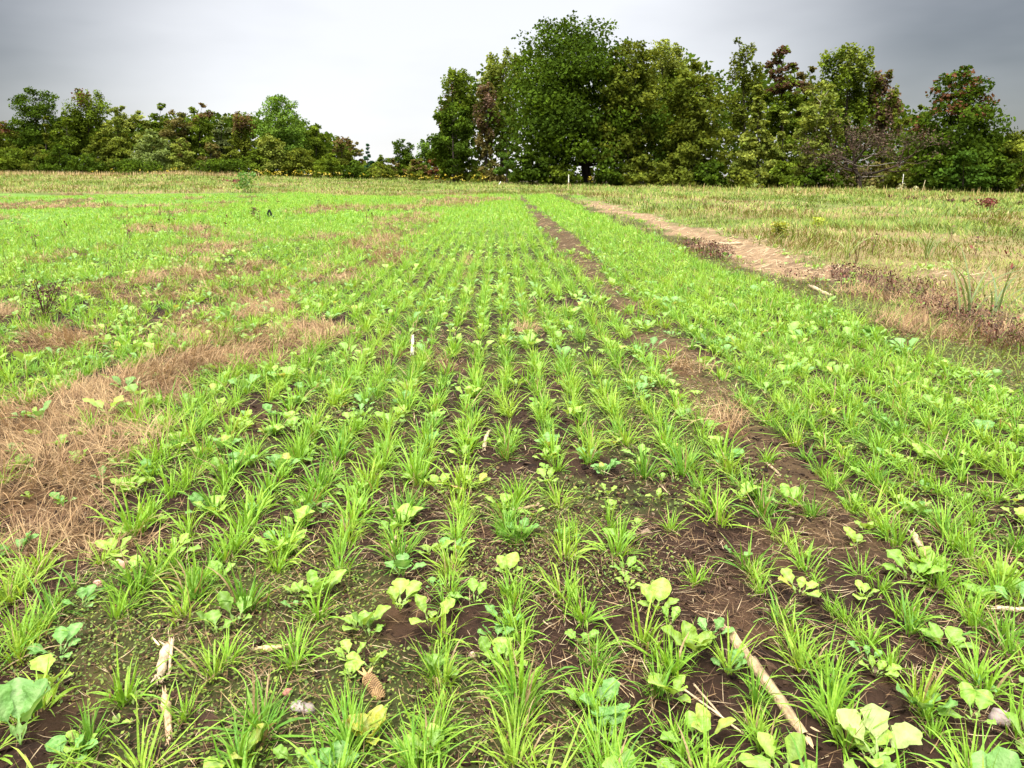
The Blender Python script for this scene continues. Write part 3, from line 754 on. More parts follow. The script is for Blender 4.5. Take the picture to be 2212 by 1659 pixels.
def tree(name, label, cat, u, vtop, wpx, D, shape, cols, cb=.1, dens=1.0, leaf=.22, lobes=None, group=None, accent=None, trunk_r=None, bark=(.05, .04, .03), fine=.5, gapy=1.0, du=0, vbase=None):
    """u, vtop, wpx: trunk column, crown top and half crown width read off the photo; D: distance in metres"""
    b = at_depth(u, HORIZON, D); bz = float(terrain(b[0], D)); top = at_depth(u + du, vtop, D)
    H = top[2] - bz; W = wpx * D / (FPX * math.cos(PITCH))
    root = empty(name, (b[0], D, bz - .05)); tag(root, label, cat, group)
    lean = top[0] - b[0]
    ts_, rs_ = SHAPES[shape]
    zb = H * cb; ch = H - zb
    K = lobes or int(np.clip(7 + ch * W / 2.2, 7, 46))
    t = (np.arange(K) + U(.1, .9, K)) / K
    t = t ** .92
    ang = np.arange(K) * 2.399 + U(-.5, .5, K)
    R = np.interp(t, ts_, rs_) * W
    lr = np.clip(R * U(.34, .56, K), W * .17, W * .5) * (1.0 if K < 20 else .9)
    rad = np.maximum(R - lr * .85, 0) * np.sqrt(U(.45, 1, K))
    lc = np.stack([np.cos(ang) * rad + lean * t, np.sin(ang) * rad * .9, zb + np.minimum(t * ch, ch - lr * .62)], -1)
    lc[:, 2] = np.maximum(lc[:, 2], lr * .5)
    if name == 'big_maple':
        k = (np.abs(lc[:, 0] - 1.0) < W * .22) & (lc[:, 1] < .25 * W) & (lc[:, 2] < .55 * H); lc[k, 0] += np.where(lc[k, 0] > 1.0, 1, -1) * W * .24
    # trunk and limbs
    gt = Geo(); tr = trunk_r or max(.05, .018 * H)
    th = zb + ch * .82
    tp = np.stack([lean * np.linspace(0, .8, 8) + np.cumsum(rng.normal(0, .012 * H * .3, 8)) * np.linspace(0, 1, 8), np.cumsum(rng.normal(0, .01 * H * .3, 8)) * np.linspace(0, 1, 8), np.linspace(-.1, th, 8)], -1)
    rr_ = np.linspace(tr, tr * .18, 8); rr_[0] *= 1.35
    tube_geo(gt, tp, rr_, None, bark, 8)
    for q in range(K):
        hz = np.clip(lc[q, 2] - np.hypot(lc[q, 0] - lean * t[q], lc[q, 1]) * .55, .12 * H, th * .97)
        s = [np.interp(hz, tp[:, 2], tp[:, k]) for k in range(3)]
        tube_geo(gt, curve(s, lc[q] + [0, 0, lr[q] * .2], (0, 0, -lr[q] * .15), 6), max(.02, tr * .32 * (1 - .5 * t[q])), .015, bark, 5)
    # leaf clumps
    gc = Geo(); ns = 11
    i = np.repeat(np.arange(K), ns); m = len(i)
    d = rng.normal(0, 1, (m, 3)); d[:, 2] += .25; d /= np.linalg.norm(d, axis=1)[:, None]
    sc = lc[i] + d * (lr[i] * U(.5, 1.0, m))[:, None] * np.array([1, 1, .72])
    sc[:, 2] = np.clip(sc[:, 2], .15, H)
    if dens < .8:
        for q in range(0, m, 2): tube_geo(gt, curve(lc[i[q]], sc[q], (0, 0, 0), 3), .025, .01, bark, 4)
    px = FPX / D * 1024 / 2212
    area = 2.0 * W * ch * .78 * px * px
    n = int(np.clip(dens * 5.8 * area / (.42 * (leaf * px) ** 2), 260, 60000))
    p = lr[i] ** 2; p = p / p.sum()
    s = rng.choice(m, n, p=p)
    off = rng.normal(0, 1, (n, 3)); off *= (rng.random(n) ** .45 / np.linalg.norm(off, axis=1))[:, None]
    off = off * np.array([1, 1, .55]) * (lr[i][s] * .60)[:, None]
    C = sc[s] + off; C[:, 2] = np.maximum(C[:, 2], U(.02, .3, n))
    if shape == 'fan' or dens < .7: C[:, 2] = np.clip(sc[s][:, 2] + off[:, 2] * 2.6, .1, H * 1.02); C[:, :2] -= off[:, :2] * .35
    outw = C - np.stack([lean * (C[:, 2] / H), np.zeros(n), np.full(n, zb + ch * .35)], -1); outw /= np.linalg.norm(outw, axis=1)[:, None] + 1e-9
    cl = np.array(cols, float)
    ci = rng.choice(len(cl), m); colr = cl[ci] * U(.8, 1.22, m)[:, None]
    col = colr[s] * U(.78, 1.25, n)[:, None]
    if accent is not None:
        ac, lo, hi, pr, sx = accent         # colour, height range, probability, side (-1, 0, 1)
        tt = (sc[:, 2] - zb) / ch; ok = (tt > lo) & (tt < hi) & (rng.random(m) < pr)
        if sx: ok &= (sc[:, 0] - lean * tt) * sx > 0
        k = ok[s] & (rng.random(n) < .85)
        col[k] = np.array(ac) * U(.7, 1.3, k.sum())[:, None]
    leaf_cards(gc, C, leaf * U(.65, 1.3, n), col, outw)
    gt.obj('trunk', M_BARK, root); gc.obj('crown', M_LEAF, root)
    return root

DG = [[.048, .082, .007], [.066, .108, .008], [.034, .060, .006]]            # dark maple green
MGc = [[.094, .136, .012], [.122, .168, .015], [.068, .102, .010]]           # mid green
BG = [[.110, .190, .024], [.140, .225, .030], [.080, .145, .020]]            # bright green
OL = [[.098, .122, .014], [.130, .152, .018], [.070, .092, .011]]            # olive
YG = [[.170, .205, .034], [.215, .245, .044], [.125, .160, .026]]            # yellow green
PG = [[.135, .165, .055], [.160, .190, .070], [.100, .130, .040]]            # pale green
BR = [[.115, .100, .028], [.140, .112, .036], [.085, .094, .020]]            # brownish
MR = [[.090, .034, .024], [.070, .038, .022], [.055, .040, .018]]            # maroon
RD = (.150, .062, .034); BRN = (.15, .095, .045); MAUVE = (.15, .095, .065)

GL, GRt = 'trees of the far hedge line', 'trees at the wood edge'
# far hedge line, from the corner of the field to the gap
tree('red_tipped_tree', 'dark tree with a reddish tip cut by the edge, beside the tall lobed dark tree', 'tree', 0, 262, 48, 100, 'round', OL, .1, 1, group=GL, accent=(RD, .75, 1, .7, 0))
tree('lobed_dark_tree', 'tall dark green tree with a ragged lobed crown standing alone above the hedge', 'tree', 78, 189, 52, 102, 'column', DG, .15, .9, group=GL, lobes=16)
tree('olive_young_tree', 'narrow olive tan young tree in front of the lobed dark tree', 'tree', 99, 250, 24, 97, 'spire', OL, .05, 1, group=GL)
tree('mid_green_tree', 'short mid green tree between the lobed dark tree and the red-topped tall tree', 'tree', 145, 242, 34, 101, 'round', MGc, .1, 1, group=GL)
tree('red_topped_tree', 'tall thin-topped tree with rusty red upper twigs in the far hedge', 'tree', 192, 195, 46, 103, 'fan', MGc, .15, .75, group=GL, accent=(RD, .8, 1, .4, -1))
tree('pale_topped_tree', 'pale yellow-green rounded tree beside the red-topped tall tree', 'tree', 254, 228, 34, 101, 'round', YG, .1, 1, group=GL)
tree('pale_topped_tree', 'smaller pale yellow-green tree between two taller hedge trees', 'tree', 299, 237, 30, 102, 'round', YG, .1, .9, group=GL)
tree('pointed_green_tree', 'narrow pointed green tree rising above the middle of the far hedge', 'tree', 345, 222, 26, 103, 'column', MGc, .1, .9, group=GL)
tree('brown_tree', 'brownish olive tree beside the narrow pointed green tree', 'tree', 382, 238, 36, 101, 'round', BR, .1, .9, group=GL)
tree('two_toned_tree', 'tree half green and half rusty brown at the top in the far hedge', 'tree', 432, 221, 34, 103, 'column', MGc, .1, .9, group=GL, accent=(BRN, .7, 1, .7, 1))
tree('bluish_pale_tree', 'pale blurred green tree behind the two-toned tree', 'tree', 478, 250, 28, 106, 'round', PG, .1, .8, group=GL)
tree('spiry_brown_tree', 'spiry tree with reddish brown tips beside the big bright round tree', 'tree', 522, 243, 34, 101, 'fan', OL, .1, .85, group=GL, accent=(BRN, .65, 1, .6, 0))
tree('bright_round_tree', 'big bright green round-crowned tree, tallest of the far hedge near the gap', 'tree', 605, 206, 60, 100, 'round', BG, .1, 1.0, group=GL, lobes=26)
tree('green_shoulder_tree', 'mid green tree sloping down beside the big bright round tree', 'tree', 682, 267, 32, 102, 'round', MGc, .05, 1, group=GL)
tree('dark_gap_tree', 'dark thin tree with brown top at the low end of the hedge', 'tree', 738, 293, 26, 104, 'column', OL, .1, .8, group=GL, accent=(BRN, .6, 1, .6, 0))
tree('brown_gap_tree', 'small rounded brown-topped tree beside the blue-green conifer', 'tree', 766, 306, 20, 106, 'round', BR, .1, .9, group=GL)
tree('conifer', 'small blue-green conifer standing in the gap of the tree line', 'conifer', 794, 310, 19, 105, 'conifer', [[.034, .085, .040], [.044, .10, .048]], .05, .9, group=GL)
tree('low_green_tree', 'low green tree in the lowest part of the gap', 'tree', 826, 333, 20, 110, 'round', MGc, .05, .9, group=GL)
tree('small_brown_tree', 'small tan brown tree between the low green tree and the dense green tree', 'tree', 850, 341, 14, 104, 'round', BR, .05, .9, group=GL)
tree('dense_green_tree', 'dense dark green rounded tree standing by itself in the gap', 'tree', 871, 299, 29, 108, 'round', DG, .05, 1, group=GL)
tree('pale_gap_tree', 'pale green tree beside the dense green tree, against the wood', 'tree', 918, 302, 24, 100, 'fan', BG, .05, .85, group=GL)
tree('tan_bush', 'broad tan olive bush at the foot of the wood beside the gap', 'bush', 902, 341, 30, 92, 'bush', OL, 0, 1, accent=(BRN, .4, 1, .4, 0))
tree('red_sumac', 'rusty red shrub at the edge of the wood beside the tan bush', 'shrub', 941, 318, 17, 88, 'column', [[.13, .05, .022], [.10, .06, .022]], .02, .9)
# hedge understory
for k, (u, vt, w, c, lab) in enumerate((
        (20, 318, 48, MGc, 'dark green bush at the hedge foot below the reddish-tipped edge tree'), (75, 316, 44, OL, 'olive bush at the hedge foot below the lobed dark tree'),
        (128, 312, 44, DG, 'dark bush at the hedge foot between the olive bush and the brown hollow'), (188, 330, 40, DG, 'low dark bush under the red-topped tall tree'),
        (215, 285, 34, OL, 'tall olive bush in front of the red-topped tall tree'), (262, 300, 40, OL, 'olive bush below the pale yellow-green rounded tree'),
        (330, 280, 46, [[.145, .19, .05], [.175, .22, .065], [.115, .155, .036]], 'broad pale green dome-shaped bush in the middle of the far hedge'),
        (393, 296, 34, YG, 'yellowish olive bush beside the broad pale dome-shaped bush'), (455, 305, 30, BR, 'brownish bush below the two-toned tree'), (500, 300, 26, OL, 'narrow olive bush below the spiry brown tree'),
        (578, 288, 44, YG, 'yellow-green bush in front of the big bright round tree'), (550, 320, 40, MGc, 'low green bush at the foot of the yellow-green bush'), (650, 318, 44, OL, 'olive brown bush below the shoulder of the big bright round tree'),
        (712, 330, 34, MGc, 'green bush at the low end of the hedge'), (765, 345, 34, DG, 'low dark bush below the brown-topped gap tree'), (822, 352, 34, OL, 'low olive bush at the foot of the gap trees'), (300, 345, 60, DG, 'low dark shrub along the hedge foot below the dome-shaped bush'), (480, 345, 60, DG, 'low dark shrub along the hedge foot below the brownish bush'))):
    tree('hedge_bush', lab, 'bush', u, vt, w, 97 - (vt > 325) * 2 + rng.uniform(-1, 1), 'bush', c, 0, 1, group='bushes along the hedge foot')
# the wood
tree('leaning_maple', 'light green maple with thin reddish edge leaves at the near end of the wood', 'tree', 985, 150, 48, 86, 'fan', MGc, .15, .8, group=GRt, accent=(MAUVE, .5, .9, .35, -1))
tree('lower_dark_maple', 'dense dark green maple low at the near end of the wood', 'tree', 980, 228, 54, 80, 'round', DG, .03, 1.1, group=GRt)
tree('mauve_tree', 'tree with dull reddish mauve foliage between the end maple and the biggest tree', 'tree', 1050, 182, 38, 84, 'fan', BR, .15, .75, group=GRt, accent=(MAUVE, .4, 1, .7, 0))
tree('airy_yellow_tree', 'airy yellow-green tree with sky showing through behind the biggest tree', 'tree', 1084, 108, 46, 88, 'fan', YG, .2, .75, group=GRt)
tree('pointed_sapling', 'mid green pointed young tree in front of the biggest tree', 'tree', 1095, 275, 28, 74, 'spire', [[.075, .14, .02], [.095, .165, .026]], .03, 1, group=GRt)
tree('big_maple', 'biggest tree, a huge dark green maple with spreading limbs and thick trunk', 'tree', 1270, 40, 168, 75, 'oak', DG, .13, 1.25, .27, 46, GRt, None, .42, (.028, .022, .017), .5, du=-40)
tree('olive_birch', 'tall olive birch with a thin pale trunk beside the biggest maple', 'tree', 1355, 88, 72, 72, 'column', OL, .05, 1.05, .28, 34, GRt, None, .12, (.30, .27, .20), du=15)
tree('light_topped_tree', 'tall yellow-green tree with a loose light top behind the olive birch', 'tree', 1435, 96, 62, 80, 'fan', YG, .1, .85, group=GRt)
tree('broad_olive_tree', 'broad olive green tree with layered boughs down to the meadow', 'tree', 1500, 130, 74, 70, 'oak', OL, .02, 1.15, .28, 34, GRt)
tree('rounded_mid_tree', 'mid green rounded tree behind the broad olive tree', 'tree', 1468, 150, 60, 78, 'round', MGc, .05, 1.1, group=GRt)
tree('wispy_poplar', 'wispy poplar with feathery upright tips showing sky', 'tree', 1608, 80, 44, 78, 'column', OL, .1, .6, .24, 18, GRt)
tree('maroon_tree', 'tree with a dark maroon rounded top behind the pale spire', 'tree', 1690, 98, 46, 77, 'round', MGc, .15, 1.0, .28, None, GRt, ((.085, .048, .030), .62, 1, .9, 0))
tree('dark_brown_tree', 'brownish green tree between the maroon-topped tree and the feathery elm', 'tree', 1742, 138, 34, 78, 'column', BR, .1, 1.0, group=GRt)
tree('feathery_elm', 'tall feathery elm with an open sparse top', 'tree', 1830, 102, 66, 74, 'fan', MGc, .15, .85, .26, None, GRt, (YG[0], .75, 1, .5, 0))
tree('mauve_fringe_tree', 'tree with dull mauve red foliage leaning out beside the feathery elm', 'tree', 1910, 155, 44, 73, 'fan', OL, .15, .75, .26, None, GRt, (MAUVE, .35, 1, .65, 0))
tree('pale_spire', 'pale yellow-green pyramid-shaped young tree standing in front of the wood', 'tree', 1638, 183, 60, 67, 'spire', YG, .02, 1.15, .24, 30, GRt)
tree('pale_spire', 'shorter pale yellow-green pointed tree just beside the taller pyramid-shaped one', 'tree', 1692, 232, 36, 66.5, 'spire', YG, .02, 1, .24, None, GRt)
tree('white_birch', 'pale leaved birch with a thin white leaning trunk', 'tree', 1748, 174, 50, 66, 'column', YG, .08, .85, .24, 20, GRt, None, .09, (.42, .38, .28), du=30)
tree('red_tinged_maple', 'dark maple tinged red at the top standing apart near the end of the wood', 'tree', 2075, 148, 104, 66, 'oak', DG, .05, 1.1, .30, 38, GRt, ((.125, .055, .028), .6, 1, .25, 0))
tree('dark_end_tree', 'dark brownish green tree at the cut-off end of the wood', 'tree', 2210, 276, 48, 63, 'round', OL, .03, 1.1, group=GRt)
tree('edge_tree', 'small dark tree half hidden behind the red-tinged maple', 'tree', 1985, 225, 40, 74, 'round', OL, .05, .9, group=GRt, accent=(RD, .5, .9, .3, 0))
for k, (u, vt, w, D, c, lab) in enumerate((
        (1062, 345, 34, 77, BR, 'brown-tinged bush at the wood foot beside the pointed young tree'), (1015, 355, 40, 80, OL, 'olive bush under the dense dark maple'), (1150, 325, 50, 71, DG, 'dark leafy bush under the left boughs of the biggest maple'),
        (1215, 352, 44, 71, MGc, 'green bush beside the trunk of the biggest maple'), (1320, 340, 40, 70, DG, 'dark bush between the biggest maple and the pale birch trunk'), (1385, 335, 44, 69, OL, 'olive bush at the foot of the pale birch trunk'),
        (1455, 330, 50, 68, OL, 'bush below the boughs of the broad olive tree'), (1540, 345, 46, 67, DG, 'dark bush beside the foot of the pale pyramid-shaped tree'), (1600, 360, 44, 65, OL, 'low olive bush under the pale pyramid-shaped tree'),
        (1690, 345, 42, 65, MGc, 'green bush between the pale pyramid-shaped tree and the white birch'), (1775, 340, 44, 64.5, DG, 'dark bush below the leaning white birch'), (1900, 350, 60, 70, BR, 'brown bush behind the bare tree'), (1815, 352, 40, 66, OL, 'olive bush beside the trunk of the bare tree'),
        (1965, 350, 50, 65, OL, 'bush between the bare tree and the red-tinged maple'), (2025, 330, 50, 62, DG, 'dark bush below the left side of the red-tinged maple'), (2085, 322, 60, 61, [[.04, .08, .009], [.052, .10, .011]], 'deep green leafy bush in front of the red-tinged maple'), (2160, 335, 50, 61, DG, 'dark bush below the cut-off end tree'))):
    tree('wood_edge_bush', lab, 'bush', u, vt, w, D, 'bush', c, 0, 1.1, .26, group='bushes along the wood edge')

# the nearly bare tree
def bare_tree(u, vtop, wpx, D):
    b = at_depth(u, HORIZON, D); bz = float(terrain(b[0], D)); H = at_depth(u, vtop, D)[2] - bz; W = wpx * D / FPX
    root = empty('bare_tree', (b[0], D, bz - .05)); tag(root, 'nearly bare brown tree with forked trunk and long dead side limbs', 'tree', GRt)
    gt, gc, gl = Geo(), Geo(), Geo(); tips = []
    def grow(p, d, L, r, lev):
        n = 5; pts = [p]; dd = d.copy()
        for _ in range(n - 1):
            dd = dd + rng.normal(0, .16, 3) + np.array([0, 0, .05]); dd /= np.linalg.norm(dd); pts.append(pts[-1] + dd * L / (n - 1))
        bark = (.040, .030, .022) if lev < 2 else (.062, .040, .026)
        tube_geo(gt if lev < 3 else gc, pts, r, r * .55, bark, 7 if lev < 2 else 4)
        if lev >= 5: tips.append(pts[-1]); return
        for k in range(3 if lev < 4 else 4):
            w = dd + rng.normal(0, .62, 3) * np.array([1, 1, .6]); w /= np.linalg.norm(w)
            q = pts[-1] if k == 0 else pts[int(rng.integers(2, n))]
            grow(q, w, L * rng.uniform(.62, .82), r * .55, lev + 1)
    grow(np.array([0, 0, 0.]), np.array([.03, 0, 1.]), H * .34, .24, 0)
    grow(np.array([0, 0, H * .12]), np.array([-.75, -.2, .8]), H * .30, .13, 1)
    grow(np.array([0, 0, H * .20]), np.array([.95, -.2, .4]), H * .34, .12, 1)
    for s, hh, ln in ((1, .30, .95), (1, .16, 1.0), (-1, .28, .8), (1, .36, .7)):
        d = np.array([s, -.25, .22]); pts = [np.array([0, 0, H * hh])]
        for _ in range(6): d = d + rng.normal(0, .16, 3); d /= np.linalg.norm(d); pts.append(pts[-1] + d * W * ln / 6)
        tube_geo(gt, pts, .055, .012, (.22, .19, .15), 5)
    T = np.array(tips); n = 2600; c = T[rng.integers(len(T), size=n)] + rng.normal(0, .22, (n, 3))
    leaf_cards(gc, c, U(.10, .2, n), pick(n, [[.075, .045, .028], [.055, .04, .022], [.06, .06, .018]], [.5, .3, .2]), rng.normal(0, 1, (n, 3)))
    gt.obj('trunk', M_BARK, root); gc.obj('crown', M_BARK, root)
bare_tree(1862, 222, 82, 65)

# mass of the wood behind the edge trees
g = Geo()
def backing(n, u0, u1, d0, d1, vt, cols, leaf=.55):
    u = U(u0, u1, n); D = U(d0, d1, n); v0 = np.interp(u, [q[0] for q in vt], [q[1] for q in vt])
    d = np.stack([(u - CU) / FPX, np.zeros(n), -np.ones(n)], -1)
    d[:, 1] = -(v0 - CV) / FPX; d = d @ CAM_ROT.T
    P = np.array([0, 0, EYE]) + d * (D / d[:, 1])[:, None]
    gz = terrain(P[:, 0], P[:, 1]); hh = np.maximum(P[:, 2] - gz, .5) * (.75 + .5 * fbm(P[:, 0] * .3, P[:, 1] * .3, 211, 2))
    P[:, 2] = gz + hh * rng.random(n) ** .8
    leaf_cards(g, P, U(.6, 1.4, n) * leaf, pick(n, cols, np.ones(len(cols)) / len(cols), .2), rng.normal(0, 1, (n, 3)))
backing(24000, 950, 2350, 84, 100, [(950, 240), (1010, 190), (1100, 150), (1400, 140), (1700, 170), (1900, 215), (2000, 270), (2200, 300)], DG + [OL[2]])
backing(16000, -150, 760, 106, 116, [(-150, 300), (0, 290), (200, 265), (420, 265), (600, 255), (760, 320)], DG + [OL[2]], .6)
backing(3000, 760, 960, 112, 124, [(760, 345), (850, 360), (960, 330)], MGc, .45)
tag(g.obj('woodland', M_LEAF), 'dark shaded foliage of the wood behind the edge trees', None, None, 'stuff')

# ------------------------------------------------------------------ single things in the field
def mono(name, g, mat, p, label, cat, rz=0, group=None, rot=None):
    o = g.obj(name, mat, None, p)
    o.rotation_euler = rot or (0, 0, rz)
    return tag(o, label, cat, group)
# marker stakes at the wood edge
def stake(u, v0, v1, D, label, white=True, r=.022, tilt=0):
    b = at_depth(u, v0, D); b[2] = float(terrain(b[0], D)); H = at_depth(u, v1, D)[2] - b[2]
    root = empty('marker_stake', b); tag(root, label, 'stake', 'marker stakes at the meadow edge')
    g = Geo(); c0 = (.42, .34, .16)
    tube_geo(g, [(0, 0, -.1), (0, 0, H * .5), (tilt * H, 0, H * .98)], r, r, c0, 6)
    g.obj('post', M_PAINT, root)
    g = Geo(); tube_geo(g, [(tilt * H * .0, 0, H * .55), (tilt * H, 0, H)], r * 1.15, r * 1.15, (.75, .73, .66) if white else (.4, .33, .2), 6); g.obj('painted_top', M_PAINT, root)
stake(1228, 404, 377, 52, 'thin white-topped stake standing in front of the biggest maple', True, .026)
stake(1078, 398, 392, 60, 'short pale stake with a bent top left of the biggest maple', True, .03, .3)
stake(1949, 400, 376, 55, 'thin pale stake beside the red-tinged maple', True, .018)
stake(1993, 415, 389, 52, 'thin brownish stake leaning slightly before the red-tinged maple', False, .018, .08)
# sapling and upright weeds
def sprig(name, u, v, vtop, wpx, cols, label, cat='plant', leaf=.06, n=260, stems=3, mat=M_CROP, bark=(.10, .11, .04)):
    p = ground_at(u, v); D = p[1]; H = at_depth(u, vtop, D)[2] - p[2]; W = wpx * D / FPX
    root = empty(name, p); tag(root, label, cat); g, gl = Geo(), Geo()
    tops = []
    for k in range(stems):
        e = np.array([rng.normal(0, W * .5), rng.normal(0, W * .5), H * rng.uniform(.7, 1) if k else H]); tops.append(curve((0, 0, 0), e, (0, 0, H * .05), 8)); tube_geo(g, tops[-1], max(.004, H * .008), .003, bark, 5)
    tops = np.concatenate(tops); q = rng.integers(2, len(tops), n); q = np.where(tops[q, 2] < H * .12, len(tops) - 1, q)
    f = 1.1 - tops[q, 2] / H
    C = tops[q] + rng.normal(0, 1, (n, 3)) * np.stack([W * .5 * f + .02, W * .5 * f + .02, np.full(n, H * .06)], -1); C[:, 2] = np.clip(C[:, 2], .02, H)
    leaf_cards(gl, C, U(.6, 1.3, n) * leaf, pick(n, cols, np.ones(len(cols)) / len(cols)), rng.normal(0, 1, (n, 3)))
    g.obj('stem', M_BARK, root); gl.obj('foliage', mat, root)
sprig('sapling', 530, 416, 370, 26, [[.10, .20, .03], [.13, .24, .04]], 'slim green sapling with narrow leaves standing alone in the far left field', 'sapling', .12, 420, 5)
sprig('dead_weed', 98, 690, 605, 30, [[.10, .05, .03], [.07, .04, .025]], 'dark brown dead weed with many stems standing in the green left field', 'weed', .02, 330, 9, M_DRY, (.08, .045, .03))
sprig('dead_weed', 548, 470, 448, 10, [[.12, .10, .03], [.08, .06, .03]], 'thin olive dead weed beside the black charred stubs', 'weed', .05, 70, 4, M_DRY, (.07, .06, .03))
sprig('goldenrod_plant', 1683, 512, 478, 18, [[.26, .30, .04], [.36, .34, .04], [.15, .20, .03]], 'yellowish bushy plant at the edge of the straw path', 'plant', .05, 420, 7)
sprig('goldenrod_plant', 1770, 490, 470, 14, [[.42, .46, .05], [.34, .42, .05]], 'small bright yellow-green plant alone in the meadow', 'plant', .05, 300, 6)
sprig('red_weed', 2130, 452, 428, 30, [[.20, .05, .04], [.14, .05, .035]], 'patch-like dark red weed in the meadow near the red-tinged maple', 'weed', .07, 330, 12, M_DRY, (.13, .04, .03))
sprig('red_weed', 520, 396, 388, 22, [[.20, .06, .05], [.13, .05, .03]], 'low dark red weed beside the slim sapling', 'weed', .16, 150, 7, M_DRY, (.13, .04, .03))
sprig('pale_mullein', 1945, 412, 397, 9, [[.42, .42, .24], [.34, .36, .18]], 'pale leaved weed beside the tall pale stake', 'weed', .2, 60, 3)
sprig('pale_mullein', 1976, 416, 404, 8, [[.42, .40, .22], [.36, .34, .18]], 'pale tan weed between the two stakes near the red-tinged maple', 'weed', .2, 50, 3)
sprig('pale_mullein', 1882, 412, 402, 9, [[.40, .40, .16], [.3, .34, .12]], 'pale yellowish weed beside the trunk of the bare tree', 'weed', .2, 60, 3)
def arching(u, v, H, n, col, label, W=.02, name='tall_grass_clump'):
    p = ground_at(u, v); g = Geo()
    blade_geo(g, rng.normal(0, .03, (n, 3)) * [1, 1, 0], U(0, 6.28, n), U(.6, 1, n) * H, np.full(n, W), U(.05, .45, n), U(.6, 1.8, n), pick(n, [col], [1], .15), 8)
    mono(name, g, M_CROP, p, label, 'grass clump')
arching(1629, 410, 1.0, 12, [.22, .30, .07], 'pale green corn-like clump of upright blades at the foot of the pale pyramid-shaped tree', .07)
arching(1600, 412, .6, 10, [.28, .34, .07], 'low yellow-green grass clump beside the upright corn-like clump', .06)
arching(1720, 418, .6, 9, [.2, .27, .07], 'grass clump at the wood foot below the leaning white birch', .05)
arching(1425, 568, .6, 7, [.17, .25, .06], 'thin arching grass clump beside the straw path', .012) if False else None
arching(2090, 700, .8, 9, [.17, .22, .08], 'tall grey-green grass clump leaning over the end of the straw path', .016)
arching(2150, 690, .75, 9, [.15, .20, .08], 'tall grey-green grass clump near the edge of the meadow past the path end', .016)
arching(2000, 560, .75, 10, [.15, .20, .06], 'arching grass clump standing up out of the meadow above the dead weeds', .016)
arching(1830, 560, .7, 7, [.24, .30, .09], 'few long pale arching grass blades beside the straw path', .018)
# black charred stubs
p = ground_at(582, 470); g = Geo(); s = p[1] / FPX
tube_geo(g, [(0, 0, -.02), (-.25 * 12 * s, 0, 8 * s), (.1 * 12 * s, 0, 17 * s)], 2.2 * s, 1.6 * s, (.010, .012, .010), 6)
tube_geo(g, [(5 * s, 0, -.02), (4 * s, 0, 8 * s), (.1 * 12 * s, 0, 16 * s)], 2.6 * s, 1.6 * s, (.010, .012, .010), 6)
mono('charred_stub', g, M_STONE, p, 'black forked charred stub sticking up in the green left field', 'stub')
p = ground_at(591, 472); g = Geo(); tube_geo(g, [(0, 0, -.02), (.3 * s, 0, 5 * s)], 2.0 * s, 1.4 * s, (.012, .012, .010), 6)
mono('charred_stub', g, M_STONE, p, 'tiny black stub right beside the forked charred one', 'stub')

# corn residue in the foreground
def stalk(u0, v0, u1, v1, r, col, label, name='corn_stalk', lift0=.012, lift1=.012, nodes=True, split=False, group='dry corn stalks on the soil'):
    a, b = ground_at(u0, v0), ground_at(u1, v1); a[2] += lift0; b[2] += lift1
    root = empty(name, a); tag(root, label, 'stalk', group)
    v = b - a; n = 14; t = np.linspace(0, 1, n); pts = t[:, None] * v + np.cumsum(rng.normal(0, r * .10, (n, 3)), 0)
    rr_ = r * (1 - .25 * t) * (1 + .10 * rng.normal(0, 1, n))
    if nodes: rr_[[3, 9]] *= 1.22
    rr_[[0, -1]] *= .8
    g = Geo(); tube_geo(g, pts, rr_, None, col, 9)
    # darker weathered patches: a vertex tint on random points all round
    c = g.c[0].copy(); k = rng.random(len(c)) < .22; c[k] *= .55; g.c[0] = c
    L = np.linalg.norm(v)
    for e, q in ((0, 1), (n - 1, -1)):
        m = 7; ax = -q * v / L
        blade_geo(g, np.repeat(pts[e][None], m, 0) + rng.normal(0, r * .5, (m, 3)), np.full(m, math.atan2(ax[0], ax[1])) + rng.normal(0, .25, m), U(r * 1.5, r * 4, m), U(r * .3, r * .6, m), U(1.3, 1.7, m), rng.normal(0, .2, m), pick(m, [col], [1], .2), 3)
    g.obj('stem', M_STRAW, root)
    if split:
        g = Geo(); s0 = pts + np.array([r * 1.0, 0, -.3 * r]); tube_geo(g, s0[4:12], r * .55, r * .3, np.array(col) * .55, 6); g.obj('loose_husk', M_STRAW, root)
PALE = (.36, .26, .15); PALE2 = (.42, .32, .19)
stalk(360, 1410, 358, 1478, .0125, PALE2, 'short thick pale corn stalk piece beside the dead weed stem', lift0=.02)
stalk(375, 1408, 366, 1460, .005, PALE2, 'thin pale split lying against the short thick stalk piece', nodes=False, lift0=.03)
stalk(357, 1512, 358, 1600, .010, (.40, .27, .15), 'darker corn stalk piece in line below the short thick pale piece')
stalk(1572, 1368, 1735, 1592, .0150, (.34, .24, .13), 'long pale fallen log-like corn stalk with split bark, largest in the field', split=True)
stalk(1478, 1500, 1600, 1592, .0030, PALE2, 'long thin pale straw lying near the fallen log-like stalk', 'straw', nodes=False)
stalk(1500, 1496, 1570, 1570, .0028, PALE, 'shorter thin straw crossing the long pale straw', 'straw', nodes=False, lift0=.02)
stalk(570, 1410, 622, 1402, .008, (.55, .42, .20), 'short pale stub of stalk lying level on bare soil')
stalk(625, 1172, 645, 1195, .008, PALE, 'pair-like pale stalk stub between two oat rows')
stalk(846, 1185, 858, 1168, .007, PALE, 'small pale stalk stub below a leafy brassica')
stalk(1045, 975, 1053, 942, .010, PALE2, 'upright pale stalk stub between central rows')
stalk(1105, 1108, 1160, 1098, .006, (.5, .33, .2), 'reddish tan stalk lying across the gap between rows')
stalk(1110, 1085, 1140, 1068, .005, PALE2, 'thin pale stalk lying above the reddish tan one')
